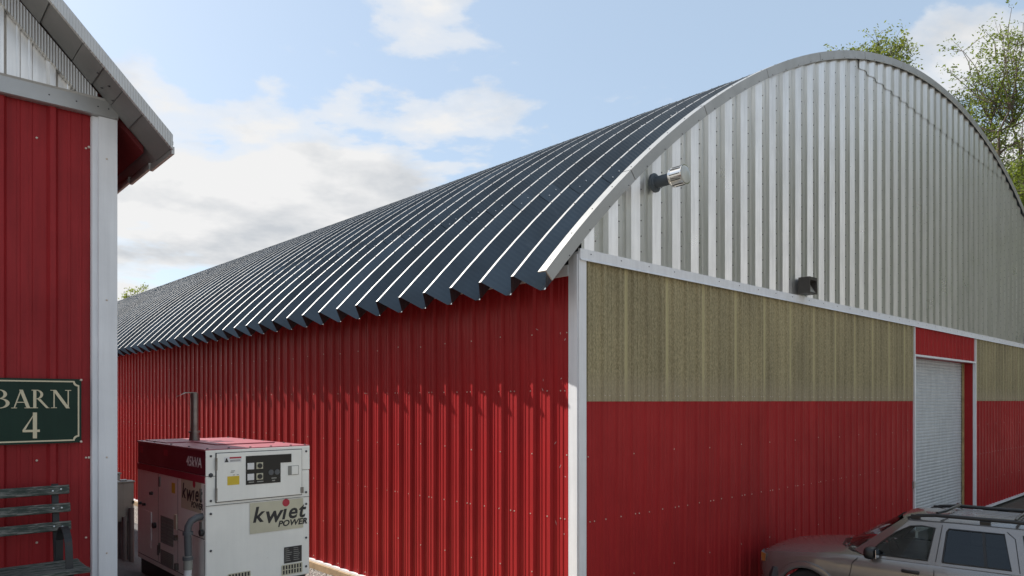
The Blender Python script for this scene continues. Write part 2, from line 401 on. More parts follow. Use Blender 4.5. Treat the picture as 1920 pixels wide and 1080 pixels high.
# front wall: outward is -y
place_front = lambda u, d, z: (u, -d, z)
D0, D1 = 11.80, 16.60                        # door opening
DOORTOP = 4.09
FPf = rib_profile(SW, PITCH, .025, .005)
def front_run(x0, x1, z0, z1, name, m, prof, base=0.):
    x = x0
    while x < x1 - .05:
        w_ = min(SW, x1-x)
        P = [(x+u, d) for u, d in prof if u <= w_ + 1e-6]
        if P[-1][0] < x + w_ - 1e-6: P.append((x+w_, P[-1][1]))
        sheet(P, place_front, z0, z1, name, m, barn, base); x += SW
FG = [(u, d*1.5) for u, d in FPf]
front_run(.08, D0-.05, -.02, 3.05, 'wall_panel', 'red_steel', FPf)
front_run(D1+.06, WIDTH-.1, -.02, 3.05, 'wall_panel', 'red_steel', FPf)
front_run(.08, D0-.05, 3.035, 4.80, 'translucent_panel', 'fibreglass', FG, .006)
front_run(D1+.06, WIDTH-.1, 3.035, 4.80, 'translucent_panel', 'fibreglass', FG, .006)
front_run(D0-.05, D1+.06, DOORTOP+.02, 4.80, 'wall_panel', 'red_steel', FPf, .004)
sf = MB()
for i in range(int(WIDTH/PITCH)):
    x = .08 + i*PITCH
    if D0-.1 < x < D1: continue
    for z in (1.52,):
        sf.dome((x+.13, -.001, z + random.uniform(-.006,.006)), (0,-1,0), .011)
        if i % 3 == 0: sf.dome((x+.215, -.001, z), (0,-1,0), .011)
    if i % 3 == 0:
        for z in (2.35, .75): sf.dome((x+.065, -.026, z + random.uniform(-.02,.02)), (0,-1,0), .010)
    sf.dome((x+.065, -.044, 3.11), (0,-1,0), .009); sf.dome((x+.2, -.007, 3.11), (0,-1,0), .009)
stuff(sf.build('screw', 'screw_pale', barn))
# plain back and right-hand walls close the building
MB().box((.05, LEN-.05, -.15), (WIDTH-.05, LEN, 4.8)).build('rear_wall', 'red_steel', barn)
MB().box((WIDTH-.05, .05, -.15), (WIDTH, LEN-.06, 4.72)).build('far_side_wall', 'red_steel', barn)
bw = MB(); pts = [(i*WIDTH/40, arch_z(i*WIDTH/40, AR-.24)) for i in range(41)]
bw.prism([(0, 4.805)] + [(x, z) for x, z in pts if z > 4.82] + [(WIDTH, 4.805)], 'y', LEN-.06, LEN-.03); bw.build('rear_gable', 'gable_steel', barn)
MB().box((.1, .12, -.155), (WIDTH-.1, LEN-.1, -.10)).build('floor_slab', 'concrete', barn)
# corner post, belt trim
cp = MB(); cp.prism([(-.052, -.052), (.085, -.052), (.085, -.034), (-.034, -.034), (-.034, .125), (-.052, .125)], 'z', -.04, 4.88); cp.build('corner_post', 'white_trim', barn)
cl = MB(); cl.prism([(-.066, -.03), (-.0525, -.03), (-.0525, .045), (-.066, .035)], 'z', -.03, 4.85); cl.build('corner_cap', 'white_trim', barn)
x = -.045; lens = [2.98, 3.05, 3.3, 3.6, 4.1, 4.9, 5.0, 5.0]
belt_s = MB()
for L in lens:
    if x > WIDTH: break
    e = min(x+L, WIDTH)
    b_ = MB(); b_.prism([(-.058, 4.785), (-.075, 4.770), (-.085, 4.772), (-.066, 4.80), (-.066, 4.915), (-.03, 4.925), (-.03, 4.785)], 'x', x, e-.006); b_.build('belt_trim', 'white_trim', barn)
    for q in range(int(L/.6)): belt_s.dome((x+.2+q*.6, -.066, 4.865), (0,-1,0), .009)
    x = e
stuff(belt_s.build('screw', 'screw_dark', barn))
MB().box((-.064, .126, 4.60), (-.036, LEN-.5, 4.735)).build('eave_trim', 'white_trim', barn)
MB().box((-.0, .126, 4.70), (.10, LEN-.5, 4.80)).build('wall_plate', 'dark_metal', barn)
# gable ribbed panels (two ribs a sheet), an upper extension piece where the arch rises above the sheet
GP = .473
def gable_profile(x0):
    return [(x0, .0), (x0+.054, .0), (x0+.194, .042), (x0+.279, .042), (x0+.419, .0), (x0+GP, .0)]
gs = MB(); SEAM = 9.87
n_g = int((WIDTH-.1)/GP)
for i in range(n_g):
    x0 = .05 + i*GP; P = gable_profile(x0)
    Pd = []
    for (ua, da), (ub, db) in zip(P, P[1:]):
        for q in range(3): Pd.append((ua + (ub-ua)*q/3, da + (db-da)*q/3))
    Pd.append(P[-1])
    lim = AR - .13
    zt = lambda u: max(4.93, arch_z(u, lim))
    if arch_z(x0+GP/2, lim) < 4.95: continue
    mid = x0 + GP/2
    if arch_z(mid, lim) > SEAM + .12 and mid > 8.2:
        sheet(Pd, place_front, 4.90, SEAM, 'gable_panel', 'gable_steel', barn, .0)
        sheet([(u, d) for u, d in Pd], place_front, lambda u: SEAM - .02, lambda u: max(SEAM, arch_z(u, lim)), 'gable_extension', 'gable_steel', barn, .014)
    else:
        sheet(Pd, place_front, 4.90, zt, 'gable_panel', 'gable_steel', barn, .0)
    z = 5.05 + (i % 2)*.12
    while z < arch_z(mid, lim) - .15 and mid < 24:
        gs.dome((x0+.212, -.0425, z), (0,-1,0), .011); z += .21
stuff(gs.build('screw', 'screw_dark', barn))
# arched roof panels
RID = AR - .014; VAL = AR - .30; HALF = .305; EAVE = -.65
SEG = 72
def phi_end(r, e): return asin((ACX - e)/r)
def roof_panel_mesh():
    g = MB(); prof = [(-HALF, RID), (-HALF+.023, RID), (-.048, VAL), (.048, VAL), (HALF-.023, RID), (HALF, RID)]
    uvs = []
    for j in range(SEG+1):
        for y, r in prof:
            pe = phi_end(RID, EAVE) - .0014*(RID-r)/(RID-VAL); a = -pe + 2*pe*j/SEG
            g.v.append((ACX + r*sin(a), y, ACZ + r*cos(a))); uvs.append((y, AR*a))
    n = len(prof)
    for j in range(SEG):
        for i in range(n-1): g.f.append((j*n+i, j*n+i+1, (j+1)*n+i+1, (j+1)*n+i))
    me = g.mesh('roof_panel', 'roof_steel'); me.materials.append(MATS['ridge_sunlit'])
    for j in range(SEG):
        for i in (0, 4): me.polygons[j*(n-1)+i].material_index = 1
    ul = me.uv_layers.new(name='arc')
    for lp in me.loops: ul.data[lp.index].uv = uvs[lp.vertex_index]
    return me
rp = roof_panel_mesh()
def roof_screws():
    g = MB()
    joints = [-.69, -.55, -.40, -.26, -.10]
    for a0 in joints:
        for da in (-.0045, .0045):
            for fy in (.35, .68):
                y = .04 + (HALF-.072)*fy; r = VAL + (RID-VAL)*fy
                for sg in (-1, 1):
                    a = a0 + da + (fy-.5)*.002
                    nrm = Vector((sin(a), -sg*.65, cos(a)))
                    g.dome(Vector((ACX + r*sin(a), sg*y, ACZ + r*cos(a))) + nrm*.002, nrm, .012)
    return g.mesh('screw', 'screw_zinc')
def ridge_screws():
    g = MB(); a = -.735
    while a < -.02:
        g.dome((ACX + RID*sin(a), HALF-.012, ACZ + RID*cos(a)), (sin(a), 0, cos(a)), .010); a += .0125
    return g.mesh('ridge_screw', 'screw_dark')
rs_me, rd_me = roof_screws(), ridge_screws()
Y0 = .21
# joint lap line: the lowest sheet ends in a lip on each panel
def lap_mesh(a0, a1):
    g = MB(); prof = [(-HALF+.030, RID), (-.050, VAL), (.050, VAL), (HALF-.030, RID)]
    if True:
        b = len(g.v)
        for a in (a0, a1):
            for y, r in prof: g.v.append((ACX + (r+.004)*sin(a), y, ACZ + (r+.004)*cos(a)))
        for i in range(3): g.f.append((b+i, b+i+1, b+5+i, b+4+i))
    return g.mesh('lap_seam', 'roof_steel')
lap_mes = [lap_mesh(-.70, -.682), lap_mesh(-.41, -.394)]
NP = int((LEN+.3)/(2*HALF))
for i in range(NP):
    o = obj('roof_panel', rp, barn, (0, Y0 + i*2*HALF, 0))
    if i < 18:
        stuff(obj('screw', rs_me, o)); stuff(obj('ridge_screw', rd_me, o))
        for lm in lap_mes: obj('lap_seam', lm, o)
# rake trim: channel pieces bent to the arch
a_end = phi_end(AR, EAVE-.03)
NT = 15; yf, yb = -.10, .035
for k in range(NT):
    a0 = -a_end + 2*a_end*k/NT + (.0004 if k else 0); a1 = -a_end + 2*a_end*(k+1)/NT - .0004
    g = MB(); n = 6
    sec = [(yb, AR+.004), (yf, AR+.004), (yf, AR-.15), (yf+.018, AR-.15), (yf+.018, AR-.012), (yb, AR-.012)]
    for j in range(n+1):
        a = a0 + (a1-a0)*j/n
        for y, r in sec: g.v.append((ACX + r*sin(a), y, ACZ + r*cos(a)))
    m_ = len(sec)
    for j in range(n):
        for i in range(m_): g.f.append((j*m_+i, j*m_+(i+1) % m_, (j+1)*m_+(i+1) % m_, (j+1)*m_+i))
    g.f.append(tuple(range(m_))); g.f.append(tuple(n*m_+i for i in reversed(range(m_))))
    g.build('rake_trim', 'galv_trim', barn)
ts = MB(); a = -a_end + .01
while a < .9:
    ts.dome((ACX + (AR+.004)*sin(a), -.04, ACZ + (AR+.004)*cos(a)), (sin(a), 0, cos(a)), .010)
    ts.dome((ACX + (AR-.13)*sin(a+.012), yf, ACZ + (AR-.13)*cos(a+.012)), (0,-1,0), .010); a += .026
stuff(ts.build('screw', 'screw_dark', barn))

# roller door in its recess
REC = .31
door = obj('roller_door', None, barn)
bpy.data.objects.remove(door)
def curtain():
    g = MB(); z = -.10; st = .082; P = []
    while z < DOORTOP + .05:
        for q, d in ((0, 0), (.10, .010), (.45, .017), (.80, .012), (.92, .0)): P.append((z + q*st, d))
        z += st
    for z_, d in P: g.v.append((D0-.02, REC-d, z_)); g.v.append((D1+.02, REC-d, z_))
    for i in range(len(P)-1): g.f.append((2*i, 2*i+1, 2*i+3, 2*i+2))
    return g
door = curtain().build('roller_door', 'door_steel', barn)
for xa, xb in ((D0, D0+.06), (D1-.06, D1)):
    MB().box((xa, REC-.075, -.09), (xb, REC-.025, DOORTOP-.002)).build('guide_rail', 'jamb_wood', door)
MB().box((D0+.2, REC-.06, .02), (D0+.42, REC-.02, .06)).build('door_handle', 'dark_metal', door)
for xa, xb in ((D0-.10, D0-.001), (D1+.001, D1+.10)):
    MB().box((xa, .028, -.10), (xb, REC+.02, DOORTOP)).build('door_jamb', 'red_steel', barn)
MB().box((D0-.10, .028, DOORTOP+.001), (D1+.10, REC+.02, DOORTOP+.14)).build('door_lintel', 'red_steel', barn)
MB().box((D0-.075, -.045, -.05), (D0-.002, .026, DOORTOP)).build('door_trim', 'white_trim', barn)
MB().box((D0-.075, -.045, DOORTOP+.045), (D0-.03, .026, 4.77)).build('door_trim', 'white_trim', barn)
MB().box((D1+.004, -.045, -.05), (D1+.075, .026, 4.77)).build('door_trim', 'white_trim', barn)
MB().box((D0-.08, -.052, DOORTOP), (D1+.003, .026, DOORTOP+.044)).build('door_trim', 'white_trim', barn)
lb = MB(); lb.box((D0-.19, -.07, 1.00), (D0-.09, -.028, 1.16), .008); lb.build('lock_box', 'galv_trim', barn)
MB().box((D1+.08, -.075, -.075), (WIDTH-.1, -.002, -.021)).build('base_flashing', 'white_trim', barn)
MB().box((.08, -.075, -.075), (D0-.08, -.002, -.021)).build('base_flashing', 'white_trim', barn)

# ------------------------------------------------------------------ lamps on the gable
def mounted(name, label, cat, s, t, z, group=None): return thing(name, label, cat, world(s, t, z), ANG, group)
fl = mounted('gable_floodlight', 'round chrome floodlight on a grey pipe arm below the arched trim', 'light', 1.46, -.07, 6.02)
def ring(path, rs, n=22):
    g = MB(); g.tube(path, rs, n); return g
dirv = Vector((.05, -1, .03)).normalized()
def along(d): return tuple(dirv*d)
ring([along(0), along(.03), along(.035), along(.05)], [.13, .13, .10, .095]).build('flange', 'pipe_grey', fl, 40)
ring([along(.04), along(.30)], [.078, .078]).build('arm', 'pipe_grey', fl, 40)
ring([along(.285), along(.29), along(.31), along(.315), along(.47), along(.475), along(.49)], [.10, .128, .128, .122, .122, .13, .13], 26).build('head', 'chrome', fl, 40)
ring([along(.4905), along(.497), along(.51), along(.517)], [.118, .115, .085, .03], 22).build('lens', 'lens_glass', fl, 40)
for k in range(10):
    t = 2*pi*k/10; q = dirv.to_track_quat('Z', 'Y'); off = q @ Vector((cos(t)*.124, sin(t)*.124, 0))
    ring([tuple(Vector(along(.32))+off), tuple(Vector(along(.465))+off)], [.006, .006], 6).build('fin', 'dark_metal', fl)
def wall_pack(s, z, label):
    t = mounted('wall_pack_light', label, 'light', s, -.075, z, 'box lights on the gable')
    g = MB(); W_, H_, D_ = .30, .29, .21; e = .022
    g.prism([(-D_, 0), (0, 0), (0, H_), (-D_*.96, H_)], 'x', 0, e); g.prism([(-D_, 0), (0, 0), (0, H_), (-D_*.96, H_)], 'x', W_-e, W_)
    g.box((e, -D_*.97, H_-.055), (W_-e, 0, H_)); g.box((e, -D_, 0), (W_-e, 0, e)); g.box((e, -.012, e), (W_-e, 0, H_-.055))
    g.build('housing', 'lamp_bronze', t)
    r = MB(); r.face((e+.002, -.06, H_-.06), (W_-e-.002, -.06, H_-.06), (W_-e-.002, -D_*.9, e+.003), (e+.002, -D_*.9, e+.003)); r.build('reflector', 'reflector', t)
    l = MB(); l.tube([(W_*.3, -.10, .16), (W_*.7, -.10, .16)], .022, 10); l.build('bulb', 'lens_glass', t)
wall_pack(5.74, 4.935, 'dark box light resting just above the white belt trim, over olive panels')
wall_pack(22.22, 4.935, 'dark box light above the belt trim beyond the roller door')

# ------------------------------------------------------------------ green-signed red barn on the near side
ANG4 = atan2(.66705, .74501); C4 = Vector((-3.0388, 5.5, 0)); G4 = 1.46
b4 = thing('gabled_barn', 'red metal barn with grey gable, crimped rake trim and white corner post', 'barn', C4, ANG4)
PT = 1.05; W4 = 9.0; L4 = 16.0
def u4(a): return 5.215 - PT*a                          # underside of the roof at distance a past the corner
place4 = lambda u, d, z: (u, -d, z)
P4 = rib_profile(.93, .31, .030, .004)
P4 = [(u, d) for u, d in P4]
x = -.155 - .93
k = 0
def sheet4(x0, z0, z1, name, m, base=0.):
    return sheet([(x0+u, d) for u, d in P4], place4, z0, z1, name, m, b4, base)
while x > -W4 + .3:
    sheet4(x, G4-.05, 5.19, 'wall_panel', 'red_steel_old'); 
    zt = (lambda u: max(5.25, min(u4(u), u4(-W4-u)) - .015))
    sheet4(x, 5.24, zt, 'gable_panel', 'gable_steel'); x -= .93
sheet([(-.155, 0), (-.05, 0)], place4, 5.24, lambda u: max(5.25, u4(u)-.015), 'gable_panel', 'gable_steel', b4)
s4 = MB()
for i in range(14):
    x = -.185 - i*.31
    for z in (4.93, 2.62, 2.02): s4.dome((x, -.001, z + random.uniform(-.01,.01)), (0,-1,0), .009)
    s4.dome((x, -.001, 5.75), (0,-1,0), .009)
for z in (4.86, 3.8, 2.62, 1.9): s4.dome((-.06, -.061, z), (0,-1,0), .008)
for z in (4.94, 2.62): s4.dome((-.165, -.001, z), (0,-1,0), .011)
stuff(s4.build('screw', 'screw_pale', b4))
# side and back walls
Ps = rib_profile(.93, .31, .030, .004)
side_first = sheet(Ps, lambda u, d, z: (d, u, z), G4-.7, 5.2, 'wall_panel', 'red_steel_old', b4, -.03); side_first.location = (0, .13, 0)
for i in range(1, 17):
    o = side_first.copy(); C.objects.link(o); o.parent = b4; o.location = (0, .13 + i*.93, 0)
MB().box((-W4+.02, L4-.06, G4-.7), (-.05, L4, 5.2)).build('rear_wall', 'red_steel_old', b4)
MB().box((-W4, .0, G4-.4), (-W4+.018, L4-.07, 5.2)).build('far_side_wall', 'red_steel_old', b4)
pc = MB(); pc.prism([(-.157, -.012), (-.150, -.034), (-.118, -.034), (-.112, -.060), (.012, -.060), (.012, .13), (-.004, .13), (-.004, -.002), (-.157, -.002)], 'z', G4-.03, 5.168); pc.build('corner_post', 'white_trim', b4)
tb = MB(); tb.prism([(-.062, 5.170), (-.075, 5.176), (-.068, 5.29), (-.075, 5.305), (-.02, 5.312), (-.02, 5.170)], 'x', -W4+.1, .016); tb.build('belt_trim', 'galv_trim', b4)
tn = MB()
for x in (-.05, -.12, -.26, -.43): tn.dome((x, -.069, 5.235), (0,-1,0), .007)
stuff(tn.build('screw', 'screw_dark', b4))
# roof slopes (near slope in view), grey soffit strip over the overhang, red soffit behind
TH = .05; OV = .43; EV = .29
ridge_a = -W4/2
def slope(y0, y1, e, m, name, t0, t1):
    g = MB(); g.prism([(e, u4(e)+t0), (e, u4(e)+t1), (ridge_a, u4(ridge_a)+t1), (ridge_a, u4(ridge_a)+t0)], 'y', y0, y1); return g.build(name, m, b4)
def slope_b(y0, y1, e, m, name, t0, t1):
    f_ = lambda a: -W4 - a
    g = MB(); g.prism([(f_(e), u4(e)+t0), (f_(e), u4(e)+t1), (ridge_a, u4(ridge_a)+t1), (ridge_a, u4(ridge_a)+t0)], 'y', y0, y1); return g.build(name, m, b4)
slope(-OV+.001, L4+.3, EV+.012, 'soffit_grey', 'roof_slope', .055, .080)
slope_b(-OV+.001, L4+.3, EV+.012, 'soffit_grey', 'roof_slope', .055, .080)
slope(.02, L4, EV-.075, 'soffit_red', 'eave_soffit', .0, .05)
# overhang soffit: separate short boards with small steps, as seen from below
a = EV - .004; k = 0
while a > ridge_a + .2:
    w_ = .20 if k % 4 == 0 else .125
    g = MB(); a1 = a - w_ + .004; dz = .0 if k % 2 else .008
    g.prism([(a, u4(a)+dz), (a, u4(a)+.05), (a1, u4(a1)+.05), (a1, u4(a1)+dz+.006)], 'y', -OV+.002, -.064); g.build('soffit_board', 'soffit_grey', b4)
    a -= w_; k += 1
def crimped(y0, y1, e, top, lift, name):
    """crimped rake band: its face looks out along -y"""
    g = MB(); n = 60; uvs = []
    L = (e - ridge_a)
    for j in range(n+1):
        a_ = e - L*j/n
        for (yy, dz) in ((y0, lift), (y0, lift+top), (y1, lift+top), (y1, lift)):
            g.v.append((a_, yy, u4(a_)+dz)); uvs.append((dz, (e-a_)*sqrt(1+PT*PT)))
    for j in range(n):
        for i in range(4): g.f.append((4*j+i, 4*j+(i+1) % 4, 4*j+4+(i+1) % 4, 4*j+4+i))
    g.f.append((0,1,2,3)); g.f.append(tuple(4*n+i for i in (3,2,1,0)))
    me = g.mesh(name, 'crimped_fascia'); ul = me.uv_layers.new(name='arc')
    for lp in me.loops: ul.data[lp.index].uv = uvs[lp.vertex_index]
    return obj(name, me, b4)
crimped(-OV-.03, -OV, EV, .108, -.0, 'rake_fascia')
crimped(-.058, -.004, -.12, .165, -.168, 'rake_trim')
for k in range(3):                                          # stepped edge of the roof sheets along the eave
    g = MB(); y0 = -OV + .0 + k*.55; e_ = EV + .02 - k*.012
    g.prism([(e_-.02, u4(e_)-.004), (e_, u4(e_)-.004), (e_, u4(e_)+.05), (e_-.02, u4(e_)+.05)], 'y', y0, y0+.548); g.build('eave_edge', 'galv_trim', b4)
sd4 = MB()
for a_, yy in ((-.10, -.30), (-.17, -.30), (-.05, -.18), (-.12, -.18)): sd4.dome((a_, yy, u4(a_)-.001), (0,0,-1), .010)
stuff(sd4.build('screw', 'screw_dark', b4))

# ------------------------------------------------------------------ sign on that barn
sg = thing('barn_sign', 'dark green sign with cream border reading BARN 4 on red wall', 'sign', C4 + Vector((0,0,0)), ANG4)
SX0, SX1, SZ0, SZ1, SY = -.815, -.226, 2.738, 3.203, -.058
def rounded(x0, x1, z0, z1, r=.006): return [(x0+r, z0), (x1-r, z0), (x1, z0+r), (x1, z1-r), (x1-r, z1), (x0+r, z1), (x0, z1-r), (x0, z0+r)]
MB().prism(rounded(SX0, SX1, SZ0, SZ1), 'y', SY, SY+.024).build('board', 'sign_green', sg)
def border():
    """cream line with scooped corners"""
    def loop(i):
        x0, x1, z0, z1 = SX0+i, SX1-i, SZ0+i, SZ1-i; r = .030 ; P = []
        for cx, cz, a0 in ((x1, z0, 180), (x1, z1, 270), (x0, z1, 0), (x0, z0, 90)):
            Q = []
            for q in range(5):
                a = radians(a0 - 90*q/4 ); Q.append((cx + r*cos(a), cz + r*sin(a)))
            P += Q
        return P
    A, B = loop(.014), loop(.024); n = len(A); g = MB()
    i = g.pts([(p[0], SY-.0025, p[1]) for p in A] + [(p[0], SY-.0025, p[1]) for p in B])
    for k in range(n): g.f.append((i+k, i+(k+1) % n, i+n+(k+1) % n, i+n+k))
    return g
border().build('border', 'sign_cream', sg)
class Letters:
    """serif capitals from slabs and bowls; unit height 1, drawn at (x, z)"""
    def __init__(s, y): s.g = MB(); s.y = y; s.n = 0
    def poly(s, P): s.n += 1; y = s.y - .00025*(s.n % 9); s.g.face(*[(x, y, z) for x, z in P])
    def set(s, ox, oz, h, sx=1.): s.T = lambda p: (ox + p[0]*h*sx, oz + p[1]*h)
    def pl(s, P): s.poly([s.T(p) for p in P])
    def bar(s, a, b, w): # slab from a to b of horizontal width w
        s.pl([(a[0]-w/2, a[1]), (a[0]+w/2, a[1]), (b[0]+w/2, b[1]), (b[0]-w/2, b[1])])
    def serif(s, x, z, w, up): h = .035; s.pl([(x-w/2, z), (x+w/2, z), (x+w/2, z+up*h), (x-w/2, z+up*h)])
    def bowl(s, cx, cz, rx, rz, wt, th):
        n = 14; A = [(cx + rx*cos(radians(-90+180*k/n)), cz + rz*sin(radians(-90+180*k/n))) for k in range(n+1)]
        B = [(cx + (rx-wt)*cos(radians(-90+180*k/n)), cz + (rz-th)*sin(radians(-90+180*k/n))) for k in range(n+1)]
        for k in range(n): s.pl([A[k], A[k+1], B[k+1], B[k]])
    def stem(s, x, w=.15): s.bar((x, 0), (x, 1), w); s.serif(x, 0, w+.17, 1); s.serif(x, 1, w+.17, -1)
    def B(s):
        s.stem(.18); s.bowl(.26, .755, .30, .245, .14, .04); s.bowl(.26, .27, .40, .27, .15, .04)
        s.pl([(.2,.51),(.3,.51),(.3,.545),(.2,.545)])
        for z in (0, .965): s.pl([(.2,z),(.3,z),(.3,z+.035),(.2,z+.035)])
    def R(s):
        s.stem(.18); s.bowl(.26, .745, .33, .255, .14, .04); s.pl([(.2,.965),(.3,.965),(.3,1),(.2,1)]); s.pl([(.2,.49),(.34,.49),(.34,.525),(.2,.525)])
        s.pl([(.30,.50),(.46,.50),(.86,.02),(.96,.0),(.74,.0)])
    def A(s):
        s.bar((.12,.02), (.42,1), .06); s.bar((.74,.02), (.42,1), .16); s.pl([(.2,.30),(.64,.30),(.62,.345),(.22,.345)]); s.serif(.12, 0, .25, 1); s.serif(.74, 0, .34, 1)
    def N(s):
        s.bar((.16,.02), (.16,.97), .055); s.bar((.80,-.02), (.80,.97), .055); s.bar((.79,-.02), (.17,1), .17); s.serif(.16, 0, .26, 1); s.serif(.80, 1, .28, -1); s.serif(.10, 1, .2, -1)
    def four(s):
        s.bar((.50,0), (.50,1.0), .17); s.pl([(.0,.245),(.70,.245),(.70,.335),(.0,.335)]); s.pl([(.0,.335),(.0,.27),(.07,.27),(.47,.92),(.585,1.0),(.50,1.0)])
L = Letters(SY-.003); hb = .130; zb = 2.992
for ch, x_, k_ in (('B', -.760, 1.13), ('A', -.653, 1.03), ('R', -.538, .95), ('N', -.421, 1.06)):
    L.set(x_, zb, hb, k_); getattr(L, ch)()
L.g.build('lettering', 'sign_cream', sg)
L = Letters(SY-.003); L.set(-.588, 2.778, .183, .80); L.four(); L.g.build('numeral', 'sign_cream', sg)
sb = MB()
for x_, z_ in ((SX1-.002, SZ1-.006), (SX1-.002, SZ0+.006), (SX0+.004, SZ1-.006), (SX0+.004, SZ0+.006)): sb.dome((x_, SY-.001, z_), (0,-1,0), .010)
stuff(sb.build('screw', 'screw_pale', sg))

# ------------------------------------------------------------------ slatted bench against that barn
BX = -.455                                                 # right-hand iron frame, along the barn wall
bo = C4 + Vector((cos(ANG4), sin(ANG4), 0))*(BX+.16) + Vector((sin(ANG4), -cos(ANG4), 0))*.30
GB = 1.47
bench = thing('park_bench', 'weathered green slatted bench with iron arm loop below green sign', 'bench', (bo.x, bo.y, GB), ANG4)
bl = 1.5
def slat(name, y, z, th, hh, tilt, dx=0.):
    g = MB(); g.box((-bl, -th/2, -hh/2), (.0, th/2, hh/2), .006); o = g.build(name, 'bench_wood', bench); o.location = (dx, y, z); o.rotation_euler = (tilt, 0, 0); return o
for y, z, dx in ((.112, .945, -.032), (.087, .820, -.030), (.062, .695, -.030)): slat('back_slat', y, z, .026, .064, radians(-11), dx)
for k in range(5): slat('seat_slat', -.03 - k*.085, .445 + (.006 if k in (0,4) else 0), .072, .028, 0, .0)
bb = MB()
for x_ in (-.085, -.135):
    for y, z in ((.112, .945), (.087, .820), (.062, .695)): bb.dome((x_, y-.014, z+.006*random.uniform(-1,1)), (0,-1,.2), .007)
stuff(bb.build('bolt', 'screw_zinc', bench))
for x_ in (-.115, -bl+.12):
    g = MB(); g.prism([(.140, .985), (.162, .985), (.068, .40), (.062, .0), (.030, .0), (.034, .42)], 'x', x_-.02, x_+.02); g.build('back_leg', 'bench_iron', bench)
    g = MB(); g.prism([(.04, .425), (-.40, .418), (-.40, .395), (.04, .40)], 'x', x_-.02, x_+.02); g.build('seat_rail', 'bench_iron', bench)
    P = [(x_+.01, .04, .43)] + [(x_+.01, -.12 + .16*cos(radians(t)), .55 + .16*sin(radians(t))) for t in range(20, 175, 15)] + [(x_+.01, -.30, .44), (x_+.01, -.35, .22), (x_+.01, -.37, .0)]
    g = MB()
    for k in range(len(P)-1):
        a_, b_ = Vector(P[k]), Vector(P[k+1]); d = (b_-a_).normalized(); nn = Vector((1,0,0)).cross(d)*.006; e = Vector((.022,0,0)); d = d*.003
        i = g.pts([a_-e-nn-d, a_+e-nn-d, a_+e+nn-d, a_-e+nn-d, b_-e-nn+d, b_+e-nn+d, b_+e+nn+d, b_-e+nn+d])
        for q in ((0,3,2,1),(4,5,6,7),(0,1,5,4),(1,2,6,5),(2,3,7,6),(3,0,4,7)): g.f.append(tuple(i+j for j in q))
    g.build('arm_loop', 'bench_iron', bench)

# ------------------------------------------------------------------ generator
GO = Vector((-2.72, 6.40, 0)); GW, GL, GZ0, GZ1 = 1.0, 2.0, 1.345, 2.605
gn = thing('generator', 'white and maroon diesel generator cabinet with exhaust stack by red wall', 'generator', (GO.x, GO.y, 0), ANG)
GH = GZ1 - GZ0
MB().box((0, 0, GZ0), (GW, GL, GZ1-.235), .012).build('cabinet', 'gen_white', gn)
MB().box((.004, .004, GZ1-.2345), (GW-.004, GL-.002, GZ1-.012), .006).build('upper_cabinet', 'gen_maroon', gn)
MB().box((0, -.004, GZ1-.234), (GW, .006, GZ1-.004), .004).build('upper_front', 'gen_white', gn)
MB().box((-.004, .008, GZ1-.012), (GW+.004, GL+.004, GZ1+.006), .005).build('roof_panel', 'gen_top', gn)
MB().box((.30, .55, GZ1+.0065), (.90, 1.15, GZ1+.018), .005).build('roof_hatch', 'gen_top', gn)
MB().box((.05, 1.22, GZ1+.0065), (.62, 1.9, GZ1+.016), .005).build('roof_hatch', 'gen_top', gn)
rb = MB()
for y in (.04, .5, 1.0, 1.5, 1.95):
    for x_ in (.03, GW-.03): rb.dome((x_, y, GZ1+.006), (0,0,1), .013)
for x_ in (.22, .42, .62, .82): rb.dome((x_, .035, GZ1+.006), (0,0,1), .013)
stuff(rb.build('bolt', 'gen_dark', gn))
MB().box((-.005, .01, GZ1-.30), (-.0005, GL-.01, GZ1-.2346)).build('red_stripe', 'gen_red', gn)
MB().box((.03, .03, .98), (GW-.03, GL-.03, GZ0-.001)).build('base_tank', 'gen_dark', gn)
MB().box((-.10, -.10, .60), (GW+.10, GL+.10, .979)).build('plinth', 'concrete', gn)
# front: control door, window, labels
F = lambda d: -.004 - d
def fbox(x0, x1, z0, z1, d0, d1, name, m, parent=gn, bev=0.):
    return MB().box((x0, F(d1), z0), (x1, F(d0), z1), bev).build(name, m, parent)
fbox(.085, .915, GZ1-.475, GZ1-.028, .0, .006, 'door_gap', 'gen_dark')
cdoor = fbox(.091, .909, GZ1-.469, GZ1-.034, .0062, .016, 'control_door', 'gen_white', gn, .004)
g = MB(); zt = GZ1
g.prism([(.355, zt-.335), (.690, zt-.335), (.690, zt-.150), (.800, zt-.150), (.800, zt-.070), (.355, zt-.070)], 'y', F(.0165), F(.0195)); win = g.build('control_window', 'gen_window', cdoor)
for x_ in (.40, .485):
    for z_ in (zt-.165, zt-.265):
        MB().box((x_-.032, F(.0225), z_-.03), (x_+.032, F(.0196), z_+.03), .002).build('gauge', 'ink_white' if x_ < .45 else 'gen_plate', cdoor)
for z_ in (zt-.165, zt-.265):
    g = MB(); g.tube([(.485, F(.0228), z_), (.485, F(.030), z_)], .023, 14); g.build('selector_knob', 'ink_black', cdoor)
for x_ in (.595, .655):
    g = MB(); g.tube([(x_, F(.0197), zt-.235), (x_, F(.024), zt-.235)], .026, 14); g.build('dial', 'pvc_grey', cdoor)
for x_, z_, w_ in ((.38, zt-.318, .05), (.46, zt-.318, .06), (.60, zt-.295, .05), (.605, zt-.318, .03)): fbox(x_, x_+w_, z_, z_+.010, .0197, .0205, 'panel_marking', 'meter_box', cdoor)
fbox(.765, .875, zt-.275, zt-.185, .0165, .020, 'latch_plate', 'meter_box', cdoor, .002)
fbox(.80, .868, zt-.270, zt-.190, .0202, .026, 'latch', 'gen_white', cdoor, .004)
